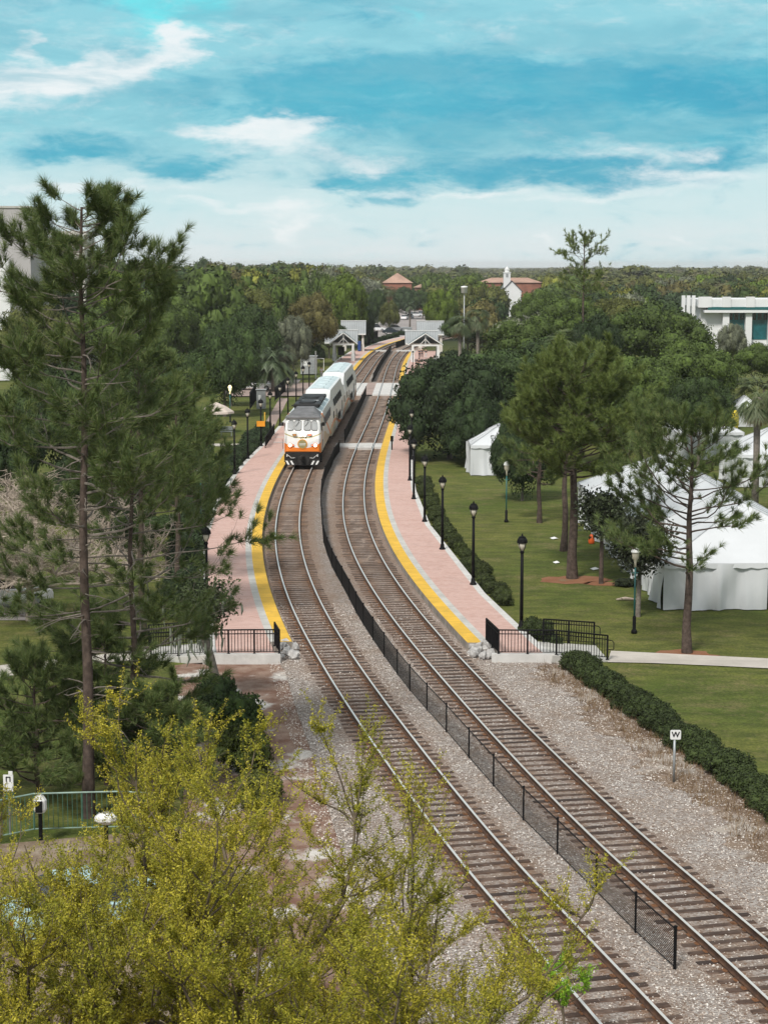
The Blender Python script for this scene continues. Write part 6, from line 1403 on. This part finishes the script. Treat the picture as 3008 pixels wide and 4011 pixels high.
# stadium lamp, distant building
Y = 268; t_ = at(1818, 1116, Y); r = thing('stadium_lamp', 'tall lamp mast with a drum-shaped white head above the trees', 'street lamp', (t_.x, Y, -.14)); b = MB(); b.tube([(0, 0, 0), (0, 0, t_.z-.3)], [.12, .08], 8); b.build('mast', M['grey_metal'], r, True)
b = MB(); b.lathe([(.1, t_.z-1.1), (.45, t_.z-1.05), (.47, t_.z-.3), (.52, t_.z-.28), (.52, t_.z-.08), (.1, t_.z)], 14); b.build('lamp_head', M['white_paint'], r, True)

# ------------------------------------------------------------------ fence, signs and cabinets at the lower left
def picket(label, pts, hgt=1.2):
    r = thing('green_railing', label, 'railing', pts[0]); o = Vector(pts[0]); up = Vector((0, 0, 1)); b = MB(); b.tube([p-o+up*hgt for p in pts], .028, 6); b.tube([p-o+up*.12 for p in pts], .02, 5); b.build('rails', M['palerail'], r)
    b = MB()
    for a, c in zip(pts[:-1], pts[1:]):
        n_ = max(2, int((c-a).length/.14))
        for k in range(n_): p = a-o+(c-a)*k/n_; b.tube([p+up*.1, p+up*hgt], .010 if k else .03, 4, False)
    b.build('pickets', M['greenrail'], r)
picket('green metal railing with pale top rail behind the near trees at the left', [P(-200, 3330), P(0, 3290), P(137, 3262), P(325, 3256), P(481, 3252), P(640, 3262)])
p = P(42, 3270); r = thing('park_sign', 'white and green notice on a post at the left edge', 'sign', p); b = MB(); b.tube([(0, 0, 0), (0, 0, 1.75)], .03, 6); b.build('post', M['grey_metal'], r)
b = MB(); b.box((0, -.05, 1.6), (.30, .03, .52), 0, .012); b.box((.07, -.05, 1.9), (.12, .03, .12)); bd = b.build('board', M['white_paint'], r); b = MB(); b.box((0, -.07, 1.25), (.30, .02, .14)); b.build('green_footer', M['teal'], bd)
b = MB(); b.box((-.055, -.07, 1.72), (.03, .012, .15)); b.box((.055, -.07, 1.72), (.03, .012, .15)); b.box((0, -.07, 1.785), (.12, .012, .03)); b.build('symbol', M['black'], bd)
p = P(162, 3290); r = thing('bollard_lamp', 'black and white post-top lamp behind the near tree at the left', 'lamp', p); b = MB(); b.tube([(0, 0, 0), (0, 0, .85)], .06, 8); b.build('post', M['black'], r); b = MB(); b.lathe([(.15, .85), (.2, .95), (.2, 1.22), (.12, 1.34), (.02, 1.38)], 10); b.build('hood', M['white_paint'], r); b = MB(); b.box((.0, -.17, 1.06), (.2, .1, .34)); b.build('front', M['black'], r)
p = P(418, 3330); r = thing('grill_cabinet', 'pale rounded metal box beside the trunk of the tall pine', 'box', p); b = MB(); b.box((0, 0, .95), (.62, .42, .34), 0, .12); b.build('hood', M['white_paint'], r); b = MB(); b.box((0, 0, .45), (.12, .12, .8)); b.build('post', M['black'], r)

# ------------------------------------------------------------------ people on the far platform
def person(label, p, rz=0., shirt=(.02, .02, .025), pants=(.02, .02, .03), hair=(.02, .015, .01), sit=False, white=False):
    r = thing('person', label, 'person', p, rz)
    def skin(name, joints, edges, rad, m):
        me = bpy.data.meshes.new(name); me.from_pydata(joints, edges, []); me.materials.append(m); o = bpy.data.objects.new(name, me); C.objects.link(o); o.parent = r
        md = o.modifiers.new('skin', 'SKIN'); ly = me.skin_vertices[0].data if me.skin_vertices else None
        if ly is None: bpy.context.view_layer.update(); ly = me.skin_vertices[0].data
        for i, q in enumerate(rad): ly[i].radius = (q, q*.85) if isinstance(q, float) else q
        ly[0].use_root = True; o.modifiers.new('sub', 'SUBSURF').levels = 1; o.modifiers['sub'].render_levels = 1; return o
    z = 0. if not sit else -.42; kx = .42 if sit else 0.
    J = [(0, 0, .95+z), (0, .01, 1.2+z), (0, 0, 1.42+z), (0, 0, 1.5+z), (0, .01, 1.6+z), (0, .0, 1.72+z)]; E2 = [(0, 1), (1, 2), (2, 3), (3, 4), (4, 5)]; Rr = [.13, .12, .14, .055, .085, .07]
    for s_ in (-1, 1):
        n = len(J); J += [(s_*.19, 0, 1.40+z), (s_*.26, .03, 1.13+z), (s_*.24, -.10, .92+z), (s_*.23, -.14, .84+z)]; E2 += [(2, n), (n, n+1), (n+1, n+2), (n+2, n+3)]; Rr += [.06, .045, .035, .03]
        n = len(J); J += [(s_*.10, 0, .90+z), (s_*.11, -kx, .50 if not sit else .47), (s_*.11, -kx+.02, .10), (s_*.11, -kx-.12, .05)]; E2 += [(0, n), (n, n+1), (n+1, n+2), (n+2, n+3)]; Rr += [.085, .06, .045, .04]
    skin('body', J, E2, Rr, M['skin'])
    ms_ = simple('shirt', shirt, .8, 0, .1); mp = simple('trousers', pants, .8, 0, .1)
    J = [(0, 0, .96+z), (0, .01, 1.2+z), (0, 0, 1.40+z)]; E2 = [(0, 1), (1, 2)]; Rr = [.15, .14, .16]
    for s_ in (-1, 1): n = len(J); J += [(s_*.19, 0, 1.40+z), (s_*.26, .03, 1.13+z)]; E2 += [(2, n), (n, n+1)]; Rr += [.075, .06]
    skin('shirt', J, E2, Rr, ms_)
    J = [(0, 0, .95+z)]; E2 = []; Rr = [.145]
    for s_ in (-1, 1): n = len(J); J += [(s_*.10, 0, .88+z), (s_*.11, -kx, .50 if not sit else .47), (s_*.11, -kx+.02, .12)]; E2 += [(0, n), (n, n+1), (n+1, n+2)]; Rr += [.105, .08, .065]
    skin('trousers', J, E2, Rr, mp)
    b = MB(); b.lathe([(.07, 1.60+z), (.10, 1.66+z), (.095, 1.74+z), (.05, 1.80+z)], 8, (0, .015, 0)); b.build('hair', simple('hair', hair, .8, 0, .1), r, True)
    return r
person('person in dark clothes standing nearest on the far right platform', P(1628, 1478, PH), .4)
person('person in black leaning by the lamp on the far right platform', P(1634, 1456, PH), 1.2, (.03, .03, .03))
person('person in black sitting at the edge of the far right shelter', P(1641, 1434, PH), -.8, sit=True)
b = MB(); q = P(1641, 1434, PH); b.box((q.x, q.y, PH+.2), (.7, .5, .4), 0, .04); tag(b.build('planter_seat', M['concrete']), 'low concrete seat under the sitting person', 'seat')
person('person in dark blue standing under the far right shelter', P(1643, 1404, PH), .2, (.02, .03, .07))
person('person in black under the far right shelter, second from the left', P(1653, 1402, PH), -.3)
person('person in white trousers under the far right shelter', P(1668, 1404, PH), 0, (.05, .05, .06), (.6, .6, .6))
person('person in white walking at the left end of the brick street', P(1259, 1482, 0), .5, (.6, .6, .6), (.5, .5, .5))
# ------------------------------------------------------------------ air
hz = newmat('haze_air'); t = hz.node_tree; t.nodes.remove(t.nodes['Principled BSDF']); pv = t.nodes.new('ShaderNodeVolumePrincipled'); pv.inputs['Color'].default_value = (.97, .985, 1, 1); pv.inputs['Density'].default_value = .0001; pv.inputs['Anisotropy'].default_value = .0
t.links.new(pv.outputs[0], t.nodes['Material Output'].inputs['Volume'])
b = MB(); b.box((0, 4300, 11.9), (10400, 9800, 26.2)); tag(b.build('haze', hz), kind='stuff')
